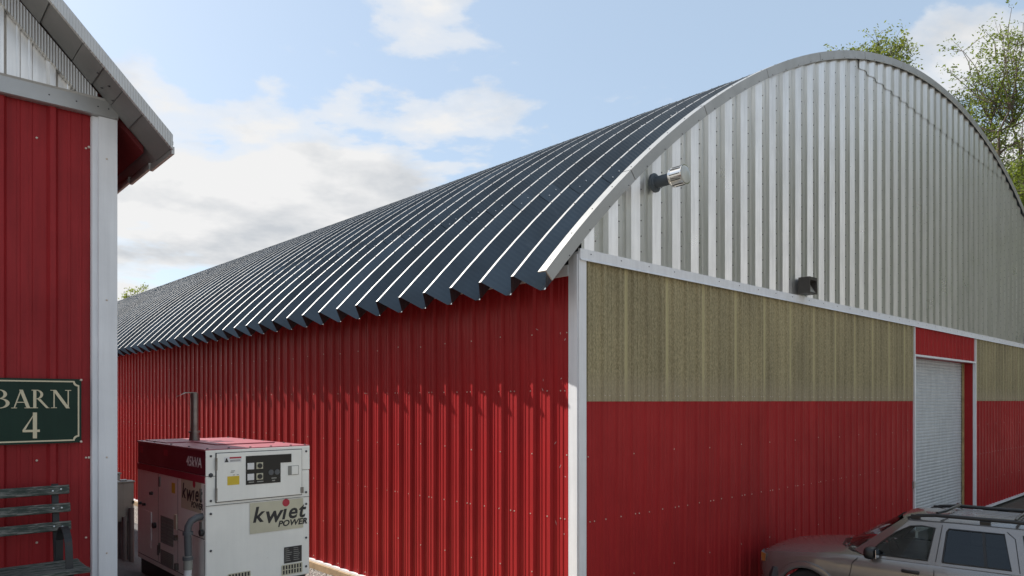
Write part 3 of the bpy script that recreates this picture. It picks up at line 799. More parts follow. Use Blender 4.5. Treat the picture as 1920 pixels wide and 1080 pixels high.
fbox(.155, .315, zt-.120, zt-.070, .0165, .0172, 'warning_label', 'ink_white', cdoor)
fbox(.205, .313, zt-.086, zt-.071, .0174, .0178, 'label_band', 'ink_red', cdoor)
g = MB(); g.tube([(.178, F(.0174), zt-.088), (.178, F(.0180), zt-.088)], .008, 10); g.face((.160, F(.0181), zt-.115), (.196, F(.0181), zt-.115), (.186, F(.0181), zt-.093), (.170, F(.0181), zt-.093)); g.build('label_pictogram', 'ink_black', cdoor)
for k in range(2): fbox(.21, .305, zt-.102-.009*k, zt-.098-.009*k, .0174, .0178, 'label_print', 'ink_black', cdoor)
fbox(.185, .295, zt-.325, zt-.245, .0165, .0172, 'yellow_sticker', 'sticker_yellow', cdoor)
for x_, z_, w_ in ((.22, zt-.200, .035), (.215, zt-.212, .03), (.235, zt-.237, .02), (.27, zt-.237, .02)): fbox(x_, x_+w_, z_, z_+.004, .0165, .0170, 'small_print', 'ink_black', cdoor)
for z_ in (zt-.13, zt-.40): fbox(.080, .096, z_-.055, z_+.055, .0065, .019, 'hinge', 'exhaust_steel', cdoor)
fbox(.895, .925, zt-.455, zt-.40, .0065, .021, 'hasp', 'exhaust_steel', cdoor)
fbox(.0, GW, GZ1-.500, GZ1-.4965, .0, .0035, 'panel_seam', 'gen_dark')
bf = MB()
for z_ in (zt-.055, zt-.455, zt-.57, zt-.90, zt-1.18):
    for x_ in (.045, .962): bf.dome((x_, F(.001), z_), (0,-1,0), .012)
for x_ in (.045,): bf.dome((x_, F(.001), zt-.225), (0,-1,0), .022)
stuff(bf.build('bolt', 'screw_dark', gn))
def logo(origin, xdir, ndir, sc, parent):
    """word mark on its plate: bold slanted lettering and a red dot"""
    xd = Vector(xdir); nd = Vector(ndir); up = Vector((0,0,1))
    M = Matrix((xd, up, nd)).transposed().to_4x4(); M.translation = Vector(origin)
    def put(me, name, x_, y_, d): me.transform(Matrix.Translation((x_, y_, d))); me.transform(M); return obj(name, me, parent)
    pl = MB(); pl.box((0, 0, 0), (.53*sc, .285*sc, .0012)); me = pl.mesh('logo_plate', 'gen_plate'); put(me, 'logo_plate', 0, 0, 0)
    x_ = .022*sc
    for ch, size, dx, dy in (('k', .20, .115, 0), ('w', .225, .168, -.018), ('\u0131', .20, .062, 0), ('e', .20, .108, 0), ('t', .20, .08, 0)):
        me = text_mesh(ch, size*sc, 'ink_black', .22, .0046*sc, .0005); put(me, 'lettering', x_, (.105+dy)*sc, .0020); x_ += dx*sc
    me = text_mesh('POWER', .078*sc, 'ink_black', .22, .0026*sc, .0005, 1.1); put(me, 'lettering', .27*sc, .036*sc, .0020)
    d = MB(); n = 18; r = .037*sc; d.face(*[(r*cos(2*pi*k/n), r*sin(2*pi*k/n), 0) for k in range(n)]); me = d.mesh('red_dot', 'ink_red'); put(me, 'red_dot', .352*sc, .258*sc, .0022)
logo((.400, F(.001), GZ1-.795), (1,0,0), (0,-1,0), 1.0, gn)
logo((-.001, .62, GZ1-.575), (0,-1,0), (-1,0,0), .98, gn)
me = text_mesh('45kVA', .128, 'ink_white', .10, .0012, .0005, 1.12); M = Matrix(((0,0,-1,0), (-1,0,0,0), (0,1,0,0), (0,0,0,1))); M.translation = Vector((.0030, .50, GZ1-.165)); me.transform(M); obj('lettering', me, gn)
fbox(.735, .915, zt-1.12, zt-.965, .0, .0016, 'data_plate', 'gen_dark')
for k in range(7):
    for x_ in (.745, .83): fbox(x_, x_ + random.uniform(.03, .075), zt-.985-.019*k, zt-.979-.019*k, .0018, .0022, 'plate_print', 'meter_box')
def grille_front(x0, x1, z0, z1):
    fbox(x0, x1, z0, z1, .0, .0010, 'grille_opening', 'gen_dark'); nx = 7
    for k in range(nx+1):
        x_ = x0 + (x1-x0)*k/nx; fbox(x_-.005, x_+.005, z0, z1, .0012, .005, 'grille_bar', 'gen_plate')
    for k in range(3):
        z_ = z0 + (z1-z0)*k/2; fbox(x0, x1, z_-.004, z_+.004, .0052, .0065, 'grille_bar', 'gen_plate')
grille_front(.715, .915, zt-1.225, zt-1.135); grille_front(.20, .40, zt-1.225, zt-1.135)
# left side: seams, doors, grilles, latches
def sbox(y0, y1, z0, z1, d0, d1, name, m, parent=gn, bev=0.): return MB().box((-d1, y0, z0), (-d0, y1, z1), bev).build(name, m, parent)
for y0, y1, z0, z1 in ((.03, .70, zt-.79, zt-.31), (.03, .70, zt-1.20, zt-.81), (.72, 1.28, zt-1.20, zt-.31), (1.30, 1.96, zt-1.20, zt-.31)):
    d_ = sbox(y0, y1, z0, z1, .0005, .0011 if z1 > 0 else .001, 'side_door', 'gen_white'); d_.location.x = -.0
    for (a0, a1, b0, b1) in ((y0-.008, y0-.002, z0, z1), (y0-.008, y1, z0-.008, z0-.002)): sbox(a0, a1, b0, b1, .0003, .0014, 'panel_seam', 'gen_dark')
for y_, z_ in ((.10, zt-.40), (.10, zt-.70), (1.24, zt-.38), (1.24, zt-1.05), (1.28, zt-1.08)): sbox(y_-.012, y_+.012, z_-.05, z_+.05, .0012, .014, 'hinge', 'exhaust_steel')
for y0, y1, z0, z1 in ((.84, 1.20, zt-.98, zt-.72), (.84, 1.20, zt-1.20, zt-1.06)):
    sbox(y0, y1, z0, z1, .0012, .0020, 'grille_opening', 'gen_dark'); g = MB(); n = 12
    for k in range(n+1):
        y_ = y0 + (y1-y0)*k/n; g.box((-.006, y_-.006, z0), (-.0022, y_+.006, z1))
    for k in range(9):
        z_ = z0 + (z1-z0)*k/8; g.box((-.0085, y0, z_-.005), (-.0062, y1, z_+.005))
    stuff(g.build('grille_mesh', 'meter_box', gn))
for y_, z_, r_ in ((1.38, zt-.84, .03), (1.48, zt-.52, .018), (.06, zt-.74, .03), (1.72, zt-.66, .015), (1.85, zt-.66, .015)):
    g = MB(); g.tube([(-.001, y_, z_), (-.03, y_, z_)], r_, 12); g.build('knob', 'gen_dark', gn)
sbox(.735, .80, zt-.80, zt-.66, .0012, .012, 'latch_plate', 'gen_plate'); sbox(.71, .75, zt-.90, zt-.85, .0012, .03, 'latch', 'exhaust_steel'); sbox(.69, .73, zt-1.18, zt-1.12, .0012, .03, 'latch', 'exhaust_steel')
sbox(.79, .89, zt-.46, zt-.36, .0012, .0018, 'yellow_sticker', 'sticker_yellow')
sbox(1.02, 1.14, zt-.11, zt-.05, -.0035, -.0028, 'red_sticker', 'gen_red'); sbox(1.82, 1.92, zt-.12, zt-.05, -.0035, -.0028, 'red_sticker', 'gen_red')
sbox(1.52, 1.80, zt-1.10, zt-.72, .0012, .006, 'access_panel', 'gen_white')
for z_ in (zt-.78, zt-.95): sbox(1.50, 1.525, z_-.06, z_+.06, .0012, .012, 'hinge', 'ink_white')
# exhaust stack with an open rain flap
ex, ey = .40, 1.42
g = MB(); g.tube([(ex, ey, GZ1+.02), (ex, ey, GZ1+.52)], .040, 18); st = g.build('exhaust_stack', 'exhaust_steel', gn, 40)
g = MB(); g.tube([(ex, ey, GZ1+.007), (ex, ey, GZ1+.02), (ex, ey, GZ1+.09), (ex, ey, GZ1+.10)], [.055, .055, .047, .047], 18); g.build('collar', 'exhaust_steel', st, 40)
g = MB(); g.tube([(ex, ey, GZ1+.095), (ex, ey, GZ1+.115)], .058, 18); g.build('clamp', 'exhaust_steel', st, 40)
fp = MB(); n = 18; ring_ = [(.055*cos(2*pi*k/n), .055*sin(2*pi*k/n)) for k in range(n)]
fp.prism(ring_, 'z', -.003, .003); fo = fp.build('rain_flap', 'galv_trim', st); fo.location = (ex-.115, ey+.05, GZ1+.505); fo.rotation_euler = (0, radians(-25), radians(-20))
g = MB(); g.box((ex-.10, ey+.01, GZ1+.520), (ex+.03, ey+.05, GZ1+.530)); g.build('flap_bracket', 'exhaust_steel', st)
# conduit: grey elbow out of the cabinet, white pipe down
P = [(.0, .075, zt-.60)] + [(-.09 + .075*cos(radians(90-t))*0 - .0, .075, 0) for t in ()]
P = [(.004, .07, zt-.595), (-.05, .07, zt-.60), (-.10, .07, zt-.625), (-.125, .07, zt-.67), (-.13, .07, zt-.74), (-.125, .065, zt-.94)]
g = MB(); g.tube(P, .031, 14); cdt = g.build('conduit', 'pvc_grey', gn, 40)
for z_ in (zt-.715, zt-.935):
    g = MB(); g.tube([(-.128, .067, z_), (-.128, .067, z_-.03)], .044, 14); g.build('coupling', 'pvc_grey', cdt, 40)
g = MB(); g.tube([(-.127, .066, zt-.93), (-.127, .066, zt-1.05)], .038, 14); g.build('coupling', 'meter_box', cdt, 40)
g = MB(); g.tube([(-.127, .066, zt-1.04), (-.135, .06, zt-1.14), (-.17, .04, zt-1.24), (-.24, .0, zt-1.33), (-.33, -.06, zt-1.42)], .034, 14); g.build('drain_pipe', 'pvc_white', cdt, 40)

# ------------------------------------------------------------------ electrical boxes behind the near barn's corner
def elec(px, py_top, depth, wd, ht, dp, label, legs):
    x_ = (px-960)/FPX*depth; z_ = EYE + (751-py_top)/FPX*depth
    s_, t_ = local(x_, depth); gz = ground_h(s_, t_) - .05
    t = thing('electrical_box', label, 'electrical box', (x_, depth, gz), ANG4, 'electrical boxes behind the corner')
    h1 = z_ - gz; h0 = h1 - ht
    MB().box((-wd, 0, h0), (0, dp, h1), .006).build('enclosure', 'meter_box', t)
    MB().box((-wd-.012, -.012, h1+.0005), (.012, dp+.01, h1+.016), .004).build('lid', 'meter_box', t)
    MB().box((-wd*.5-.03, dp*.3, h1+.0165), (-wd*.5+.05, dp*.6, h1+.034), .006).build('hub', 'galv_trim', t)
    MB().box((-.02, -.02, h0+ht*.45), (-.0, -.0005, h0+ht*.52)).build('latch', 'dark_metal', t)
    MB().box((-wd+.012, -.008, h0+.012), (-.014, -.0005, h1-.012)).build('door', 'meter_box', t)
    for lx, ly, r_, top in legs:
        g = MB(); g.tube([(lx, ly, 0), (lx, ly, h0+top)], r_, 10); g.build('conduit', 'post_grey', t)
    return t
elec(251, 904, 8.6, .215, .46, .17, 'grey electrical box on conduit legs beside white corner post', [(-.035, -.035, .030, .16), (-.105, -.02, .026, .06), (-.175, .06, .026, .02), (-.12, .11, .028, .02), (-.03, .12, .028, .02)])
elec(226, 889, 9.2, .22, .40, .16, 'smaller grey electrical box half hidden behind the larger box', [(-.05, .06, .03, .02), (-.15, .06, .03, .02)])

# ------------------------------------------------------------------ parked car
car = thing('parked_car', 'silver grey station wagon with black roof rails parked nose-in', 'car', (5.97, 10.17, -.150), radians(180-43.44))
car.scale = (.98,)*3
bpy.data.objects['parked_car']
XN = 2.30
def cx(x): return XN - x
def lerp_tab(T, x):
    if x <= T[0][0]: return T[0][1]
    for (a, va), (b, vb) in zip(T, T[1:]):
        if x <= b:
            q = (x-a)/(b-a); return va + (vb-va)*q
    return T[-1][1]
YS = [(0,.66), (.05,.74), (.12,.79), (.25,.84), (.5,.875), (.9,.895), (1.4,.90), (3.6,.90), (4.2,.885), (4.45,.84), (4.6,.74)]
ZE = [(0,.80), (.04,.86), (.10,.905), (.25,.94), (.6,.985), (1.0,1.03), (1.35,1.06), (2.5,1.075), (4.45,1.10), (4.6,1.06)]
ZC = [(0,.83), (.04,.90), (.10,.955), (.25,1.0), (.6,1.06), (1.0,1.105), (1.3,1.125), (1.5,1.10), (1.8,1.06), (4.45,1.08), (4.6,1.05)]
AX = (.80, 3.49); AZ = .365; ARr = .415
def zbot(x):
    z = .46
    for a in AX:
        if abs(x-a) < ARr: z = max(z, AZ + sqrt(ARr**2-(x-a)**2))
    return z
def body_y(x, z):
    ys = lerp_tab(YS, x); ze = lerp_tab(ZE, x)
    if z > ze-.06: return ys - .012 - .05*max(0, (z-ze+.06)/.06)
    if z < .55: return ys - .05*(.55-z)/.15
    return ys + .008*sin((z-.55)/max(.1, ze-.61)*pi)
def car_body():
    xs = sorted(set([0,.02,.04,.07,.10,.15,.2,.25,.32] + [.36+.05*i for i in range(85)] + [4.6])); xs = [x for x in xs if x <= 4.6]
    g = MB(); n = None
    for x in xs:
        zb = zbot(x); ze = lerp_tab(ZE, x); zc = lerp_tab(ZC, x); ys = lerp_tab(YS, x)
        zl = [zb + (ze-.05-zb)*q for q in (0, .2, .4, .58, .74, .88, 1)]
        half = [(body_y(x, z), z) for z in zl] + [(ys-.035, ze-.018), (ys-.075, ze)]
        crown = zc - ze
        half += [(ys*.80, ze + crown*.25), (ys*.70, ze + crown*.62), (ys*.45, ze + crown*.86), (0, zc)]
        P = half + [(-y, z) for y, z in reversed(half[:-1])]; n = len(P)
        for y, z in P: g.v.append((cx(x), y, z))
    for i in range(len(xs)-1):
        for j in range(n-1): g.f.append((i*n+j, i*n+j+1, (i+1)*n+j+1, (i+1)*n+j))
    g.f.append(tuple(range(n))); g.f.append(tuple((len(xs)-1)*n + j for j in reversed(range(n))))
    return g
car_body().build('body', 'car_paint', car, 38)
# greenhouse
def gy(z): return .845 - .345*(z-1.07)
BOT = [(1.14, 0), (1.24, .45), (1.42, .70), (1.60, .838), (2.5, .845), (3.5, .845), (4.30, .825), (4.45, .74), (4.52, 0)]
TOP = [(1.95, 0), (1.98, .40), (2.04, .57), (2.13, .655), (2.7, .665), (3.4, .665), (4.10, .65), (4.22, .58), (4.27, 0)]
ZB = [1.12, 1.115, 1.10, 1.062, 1.072, 1.08, 1.09, 1.085, 1.08]; ZT = [1.635, 1.628, 1.612, 1.592, 1.615, 1.618, 1.600, 1.595, 1.605]
def greenhouse():
    g = MB(); rows = []
    def ring_pts(q):
        R_ = []
        for (b, t, zb, zt_) in zip(BOT, TOP, ZB, ZT):
            z_ = zb + (zt_-zb)*q; R_.append((cx(b[0] + (t[0]-b[0])*q), gy(z_) if b[1] > .8 else b[1] + (t[1]-b[1])*q, z_))
        return R_ + [(x, -y, z) for x, y, z in reversed(R_[1:-1])]
    for q in (0, .25, .5, .75, 1): rows.append(ring_pts(q))
    inner = [(x*.96 + cx(3.05)*.04, y*.90, z + .030) for x, y, z in rows[-1]]; rows.append(inner)
    inner2 = [(x*.80 + cx(3.05)*.20, y*.45, z + .052) for x, y, z in rows[-1]]; inner2 = [(x, y, min(z, 1.69)) for x, y, z in inner2]; rows.append(inner2)
    n = len(rows[0])
    for r in rows: g.pts(r)
    for k in range(len(rows)-1):
        for j in range(n):
            if k < 4 and j not in (2, 6, n-7, n-3): continue      # only the corner pillars below the roof; the rest is glass and door frames
            g.f.append((k*n+j, k*n+(j+1) % n, (k+1)*n+(j+1) % n, (k+1)*n+j))
    g.f.append(tuple((len(rows)-1)*n + j for j in range(n)))
    return g
greenhouse().build('cabin', 'car_paint', car, 45)
def side_y(x, z): return gy(z)
def side_poly(P, off, name, m, sgn=1, th=.012):
    """closed outline in (x, z) lying on the cabin side, subdivided to follow it"""
    g = MB(); n = len(P)
    o_ = [(cx(x), sgn*(side_y(x, z)+off), z) for x, z in P]; i_ = [(cx(x), sgn*(side_y(x, z)+off-th), z) for x, z in P]
    i = g.pts(o_ + i_); g.f.append(tuple(range(i, i+n)))
    for k in range(n): g.f.append((i+k, i+(k+1) % n, i+n+(k+1) % n, i+n+k))
    return g.build(name, m, car)
FW = [(1.66,1.095), (2.40,1.105), (2.455,1.535), (2.30,1.545), (2.16,1.525), (1.98,1.42), (1.80,1.26)]
RW = [(2.575,1.108), (3.34,1.120), (3.24,1.545), (2.62,1.540), (2.60,1.50)]
QW = [(3.52,1.125), (4.18,1.14), (4.06,1.53), (3.44,1.545)]
def grow(P, d):
    c = (sum(p[0] for p in P)/len(P), sum(p[1] for p in P)/len(P)); R_ = []
    for x, z in P:
        v = Vector((x-c[0], z-c[1])); v = v*(1 + d/v.length); R_.append((c[0]+v.x, c[1]+v.y))
    return R_
FR = {'a_pillar': [(1.60,1.062), (1.66,1.095), (1.80,1.26), (1.98,1.42), (2.13,1.592)],
      'b_pillar': [(2.40,1.105), (2.575,1.108), (2.60,1.50), (2.62,1.54), (2.455,1.535)],
      'c_pillar': [(3.34,1.12), (3.52,1.125), (3.44,1.545), (3.24,1.545)],
      'd_pillar': [(4.18,1.14), (4.30,1.09), (4.10,1.60), (4.06,1.53)],
      'window_sill': [(1.60,1.055), (2.5,1.06), (3.5,1.06), (4.30,1.07), (4.18,1.14), (3.52,1.125), (3.34,1.12), (2.575,1.108), (2.40,1.105), (1.66,1.095)],
      'roof_side': [(1.98,1.42), (2.16,1.525), (2.30,1.545), (2.455,1.535), (2.62,1.54), (3.24,1.545), (3.44,1.545), (4.06,1.53), (4.10,1.60), (3.4,1.618), (2.7,1.615), (2.13,1.592)]}
def seal_ring(P, off, sgn):
    g = MB(); Q = P + [P[0]]; g.tube([(cx(x), sgn*(side_y(x, z)+off), z) for x, z in Q], .011, 6); return g.build('window_seal', 'car_black', car)
for sgn in (1, -1):
    for nm, P in FR.items(): side_poly(P, .0, nm, 'car_paint', sgn, .035)
    for P, gm in ((FW, 'car_glass'), (RW, 'car_glass_dark'), (QW, 'car_glass_dark')):
        seal_ring(P, .002, sgn); side_poly(P, -.006, 'side_window', gm, sgn, .004)
for sgn in ():
    for P in (FW, RW, QW):
        side_poly(grow(P, .022), .007, 'window_seal', 'car_black', sgn); side_poly(P, .010, 'side_window', 'car_glass', sgn)
    P = [(3.01,1.108), (3.045,1.108), (2.99,1.54), (2.955,1.54)]
    P = [(x+.04, z) for x, z in P]; side_poly(P, .013, 'window_bar', 'car_black', sgn)
for sgn in (1, -1): side_poly([(3.05,1.112), (3.085,1.112), (3.03,1.54), (2.995,1.54)], .002, 'window_bar', 'car_black', sgn)
# cabin interior
MB().box((cx(4.35), -.76, 1.085), (cx(1.62), .76, 1.098)).build('interior_deck', 'car_black', car)
for xs_ in (2.45, 3.30):
    for y in (-.36, .36):
        MB().box((cx(xs_)-.06, y-.22, 1.10), (cx(xs_)+.06, y+.22, 1.36), .05).build('seat_back', 'car_clad', car, True)
        MB().box((cx(xs_)-.05, y-.12, 1.38), (cx(xs_)+.04, y+.12, 1.50), .035).build('head_rest', 'car_clad', car, True)
g = MB(); g.tube([(cx(1.86) + .10*cos(t*pi/9)*.5, .36 + .18*sin(t*pi/9), 1.13 + .18*cos(t*pi/9)*.8) for t in range(19)], .014, 6); g.build('steering_wheel', 'car_black', car)
MB().box((cx(4.2), -.62, 1.585), (cx(2.12), .62, 1.592)).build('headliner', 'car_clad', car)
# windscreen and tailgate glass
def screen(ix, name, shrink, off):
    g = MB(); rows = []
    for q in (.06, .3, .6, .93):
        r = []
        for j in ix:
            b, t = BOT[j], TOP[j]; r.append((b[0]+(t[0]-b[0])*q, (b[1]+(t[1]-b[1])*q)*shrink, ZB[j]+(ZT[j]-ZB[j])*q))
        r = r + [(x, -y, z) for x, y, z in reversed(r[:-1])] if ix[-1] == 0 or ix[-1] == 8 else r
        rows.append([(cx(x)+off, y, z+abs(off)*.6) for x, y, z in r])
    n = len(rows[0])
    for r in rows: g.pts(r)
    for k in range(3):
        for j in range(n-1): g.f.append((k*n+j, k*n+j+1, (k+1)*n+j+1, (k+1)*n+j))
    return g.build(name, 'car_glass', car, True)
screen((2, 1, 0), 'windscreen', .97, .012); screen((7, 8), 'rear_window', .93, -.012)
# cowl and wipers
g = MB(); g.tube([(cx(1.25), .55, 1.115), (cx(1.42), .05, 1.20)], .009, 6); g.build('wiper', 'car_black', car)
g = MB(); g.tube([(cx(1.15), .02, 1.135), (cx(1.27), -.50, 1.19)], .009, 6); g.build('wiper', 'car_black', car)
g = MB()
P = [(1.07, 0), (1.17, .44), (1.33, .66), (1.44, .72), (1.26, .46), (1.16, 0)]
full = P[:4] + [(P[4][0], P[4][1]), (P[5][0], 0), (P[4][0], -P[4][1])] + [(x, -y) for x, y in reversed(P[1:4])]
def hood_z(x, y):
    ze = lerp_tab(ZE, x); zc = lerp_tab(ZC, x); ys = lerp_tab(YS, x); q = min(1, abs(y)/(ys*.8)); return zc - (zc-ze)*.75*q**2.2
i = g.pts([(cx(x), y, hood_z(x, y)+.012) for x, y in full] + [(cx(x), y, hood_z(x, y)-.03) for x, y in full]); n = len(full)
g.f.append(tuple(range(i, i+n)))
for k in range(n): g.f.append((i+k, i+(k+1) % n, i+n+(k+1) % n, i+n+k))
g.build('cowl', 'car_black', car)
def body_line(P, r, name, m, sgn=1):
    g = MB(); Q = []
    for (xa, za), (xb, zb_) in zip(P, P[1:]):
        for q in range(6):
            x = xa+(xb-xa)*q/6; z = za+(zb_-za)*q/6; y = side_y(x, z) if z > 1.085 else body_y(x, z); Q.append((cx(x), sgn*(y+.0005), z))
    x, z = P[-1]; y = side_y(x, z) if z > 1.085 else body_y(x, z); Q.append((cx(x), sgn*(y+.0005), z))
    g.tube(Q, r, 6); return g.build(name, m, car)
for sgn in (1, -1):
    body_line([(1.50,.56), (1.42,.75), (1.46,.95), (1.55,1.05)], .005, 'door_seam', 'car_black', sgn)
    body_line([(2.50,.50), (2.49,1.06)], .005, 'door_seam', 'car_black', sgn); body_line([(2.495,1.10), (2.54,1.58)], .005, 'door_seam', 'car_black', sgn)
    body_line([(3.10,.56), (3.36,.80), (3.43,1.06)], .005, 'door_seam', 'car_black', sgn); body_line([(3.43,1.10), (3.36,1.50), (3.27,1.575)], .005, 'door_seam', 'car_black', sgn)
    body_line([(1.56,1.078), (4.2,1.085)], .009, 'belt_moulding', 'car_black', sgn) if False else None
    for x_ in (2.20, 3.16):
        g = MB(); y = body_y(x_, .93)
        g.box((cx(x_)-.12, min(sgn*y, sgn*(y+.026)), .915), (cx(x_)+.10, max(sgn*y, sgn*(y+.026)), .962), .012); g.build('door_handle', 'car_black', car, True)
    # mirror
    g = MB(); bm = bmesh.new(); bmesh.ops.create_uvsphere(bm, u_segments=20, v_segments=12, radius=1)
    for v in bm.verts:
        s_ = [(abs(c)**.65)*(1 if c > 0 else -1) for c in v.co]; v.co = Vector((cx(1.73)+s_[0]*.075 + .02*s_[1], sgn*(.975 + s_[1]*.10), 1.135 + s_[2]*.085))
    g.bm(bm); mi = g.build('mirror', 'car_black', car, True)
    g = MB(); g.prism([(cx(1.80), .88), (cx(1.64), .86), (cx(1.70), .93), (cx(1.76), .93)], 'z', 1.085, 1.135) if sgn > 0 else g.prism([(cx(1.80), -.88), (cx(1.64), -.86), (cx(1.70), -.93), (cx(1.76), -.93)], 'z', 1.085, 1.135); g.build('mirror_foot', 'car_black', mi)
    g = MB(); g.box((cx(1.812)-.004, min(sgn*.90, sgn*1.05), 1.075), (cx(1.812)+.004, max(sgn*.90, sgn*1.05), 1.195), .004); g.build('mirror_glass', 'chrome', mi)
    # roof rail
    Q = [(cx(2.10), sgn*.615, 1.625), (cx(2.22), sgn*.60, 1.668), (cx(2.45), sgn*.60, 1.695), (cx(3.3), sgn*.605, 1.705), (cx(3.85), sgn*.60, 1.695), (cx(4.05), sgn*.60, 1.66), (cx(4.12), sgn*.61, 1.625)]
    g = MB(); g.tube(Q, [.016,.024,.026,.026,.026,.024,.016], 10); g.build('roof_rail', 'car_black', car, 40)
    for x_ in (2.20, 3.02, 3.95):
        g = MB(); g.box((cx(x_)-.06, sgn*.60-.024, 1.615), (cx(x_)+.06, sgn*.60+.024, 1.68), .01); g.build('rail_foot', 'car_black', car)
    # wheel arch flares
    for a in AX:
        g = MB(); n_ = 22; rows = []
        for k in range(n_+1):
            t = radians(-8 + 196*k/n_); ca, sa = cos(t), sin(t); r_ = []
            for rr, oy in ((ARr+.085, .001), (ARr+.075, .028), (ARr+.02, .036), (ARr-.012, .030), (ARr-.012, -.05)):
                x = a + rr*ca; z = AZ + rr*sa; y = body_y(max(.1, min(4.5, x)), max(.45, min(z, .9))) + oy; r_.append((cx(x), sgn*y, z))
            rows.append(r_)
        for r in rows: g.pts(r)
        for k in range(n_):
            for j in range(4): g.f.append((k*5+j, k*5+j+1, k*5+5+j+1, k*5+5+j))
        g.build('wheel_flare', 'car_paint', car, 50)
        wl = MB(); prof = [(.20, .0), (.21, .10), (.25, .118), (.335, .118), (.362, .09), (.366, 0), (.362, -.09), (.335, -.118), (.25, -.118), (.21, -.10)]
        def lathe(prof, m, name, par, cyl):
            g = MB(); N_ = 30
            for k in range(N_):
                t = 2*pi*k/N_
                for r, y in prof: g.v.append((cx(cyl[0]) + r*cos(t), cyl[1] + y, cyl[2] + r*sin(t)))
            L_ = len(prof)
            for k in range(N_):
                for j in range(L_-1): g.f.append((k*L_+j, k*L_+j+1, ((k+1) % N_)*L_+j+1, ((k+1) % N_)*L_+j))
            return g.build(name, m, par, 40)
        wc = (a, sgn*.755, AZ-.0)
        wt = lathe(prof + [prof[0]], 'rubber', 'wheel', car, wc)
        lathe([(.02, sgn*.06), (.08, sgn*.07), (.10, sgn*.05), (.17, sgn*.055), (.20, sgn*.09), (.225, sgn*.10)], 'rim', 'rim', wt, wc)
        lathe([(.02, -sgn*.04), (.39, -sgn*.09)], 'car_black', 'wheel_well', car, (a, sgn*.62, AZ))
    # headlamp, turn signal, tail lamp
    g = MB(); Q = [(.0, .50, .745), (.0, .50, .885), (.055, .735, .885), (.16, .80, .875), (.15, .797, .755), (.055, .738, .745)]
    i = g.pts([(cx(x)+.014, sgn*(y+.010), z) for x, y, z in Q]); g.f += [(i, i+1, i+2, i+5), (i+5, i+2, i+3, i+4)]; g.build('headlamp', 'lamp_clear', car)
    g = MB(); Q = [(.075, .758, .745), (.065, .755, .885), (.165, .808, .872), (.155, .803, .755)]
    i = g.pts([(cx(x)+.018, sgn*(y+.014), z) for x, y, z in Q]); g.f.append((i, i+1, i+2, i+3)); g.build('turn_signal', 'lamp_amber', car)
    g = MB(); g.box((cx(4.6)-.01, min(sgn*.62, sgn*.80), .80), (cx(4.45), max(sgn*.62, sgn*.80), 1.05), .01); g.build('tail_lamp', 'gen_red', car)
for x_ in (2.62, 3.35):
    g = MB(); g.tube([(cx(x_)+.16, .60, 1.725), (cx(x_)+.10, .40, 1.738), (cx(x_)+.10, -.40, 1.738), (cx(x_)+.16, -.60, 1.725)] if x_ < 3 else [(cx(x_), .60, 1.725), (cx(x_), .4, 1.738), (cx(x_), -.4, 1.738), (cx(x_), -.60, 1.725)], .020, 8); g.build('roof_bar', 'car_black', car, 40)
for y in (-.36, -.22, -.08, .08, .22, .36):
    g = MB(); g.box((cx(3.95), y-.012, 1.66), (cx(2.55), y+.012, 1.697), .006); g.build('roof_rib', 'car_paint', car)
# bumpers and grille
def bumper(x0, sgnx, name):
    g = MB(); P = []
    for k in range(13):
        t = -1 + 2*k/12; y = t*.86; xx = x0 + sgnx*(.30*abs(t)**4); P.append((xx, y))
    for z0, z1, o_ in ((.42, .70, .0),):
        for x, y in P: g.v += [(cx(x - sgnx*.06), y*1.03, z0+.03), (cx(x - sgnx*.085), y*1.045, (z0+z1)/2), (cx(x - sgnx*.06), y*1.03, z1), (cx(x + sgnx*.05), y*.97, z1+.01), (cx(x + sgnx*.05), y*.97, z0)]
    for k in range(12):
        for j in range(5): g.f.append((k*5+j, k*5+(j+1) % 5, k*5+5+(j+1) % 5, k*5+5+j))
    g.f.append((0,1,2,3,4)); g.f.append((64,63,62,61,60))
    return g.build(name, 'car_clad', car, 40)
bumper(.06, 1, 'front_bumper'); bumper(4.54, -1, 'rear_bumper')
MB().box((cx(.0)-.02, -.46, .73), (cx(.0)+.012, .46, .88), .008).build('grille_frame', 'car_paint', car)
for k in range(7): MB().box((cx(0)+.0125, -.40+k*.125-.028+.025, .745), (cx(0)+.016, -.40+k*.125+.028+.025, .868)).build('grille_slot', 'car_black', car)

# ------------------------------------------------------------------ gravel along the timber sill
def gravel():
    g = MB(); rnd = random.Random(3)
    for _ in range(2600):
        t = rnd.uniform(3.2, 9.0); s = -.12 - abs(rnd.gauss(0, .45))
        if s < -1.6: continue
        r = rnd.uniform(.010, .026); p = Vector(world(s, t, ground_h(s, t) + r*.3)); i = len(g.v)
        V = [Vector((1,0,0)), Vector((-1,0,0)), Vector((0,1,0)), Vector((0,-1,0)), Vector((0,0,.7)), Vector((0,0,-.7))]; a = rnd.uniform(0, pi)
        for v in V:
            v = v*r*rnd.uniform(.7, 1.25); g.v.append(tuple(p + Vector((v.x*cos(a)-v.y*sin(a), v.x*sin(a)+v.y*cos(a), v.z))))
        for q in ((0,2,4),(2,1,4),(1,3,4),(3,0,4),(2,0,5),(1,2,5),(3,1,5),(0,3,5)): g.f.append(tuple(i+k for k in q))
    o = g.build('gravel', 'stone'); o['kind'] = 'stuff'; o['label'] = 'pale loose gravel along the foot of the red side wall'; o['category'] = 'gravel'
gravel()

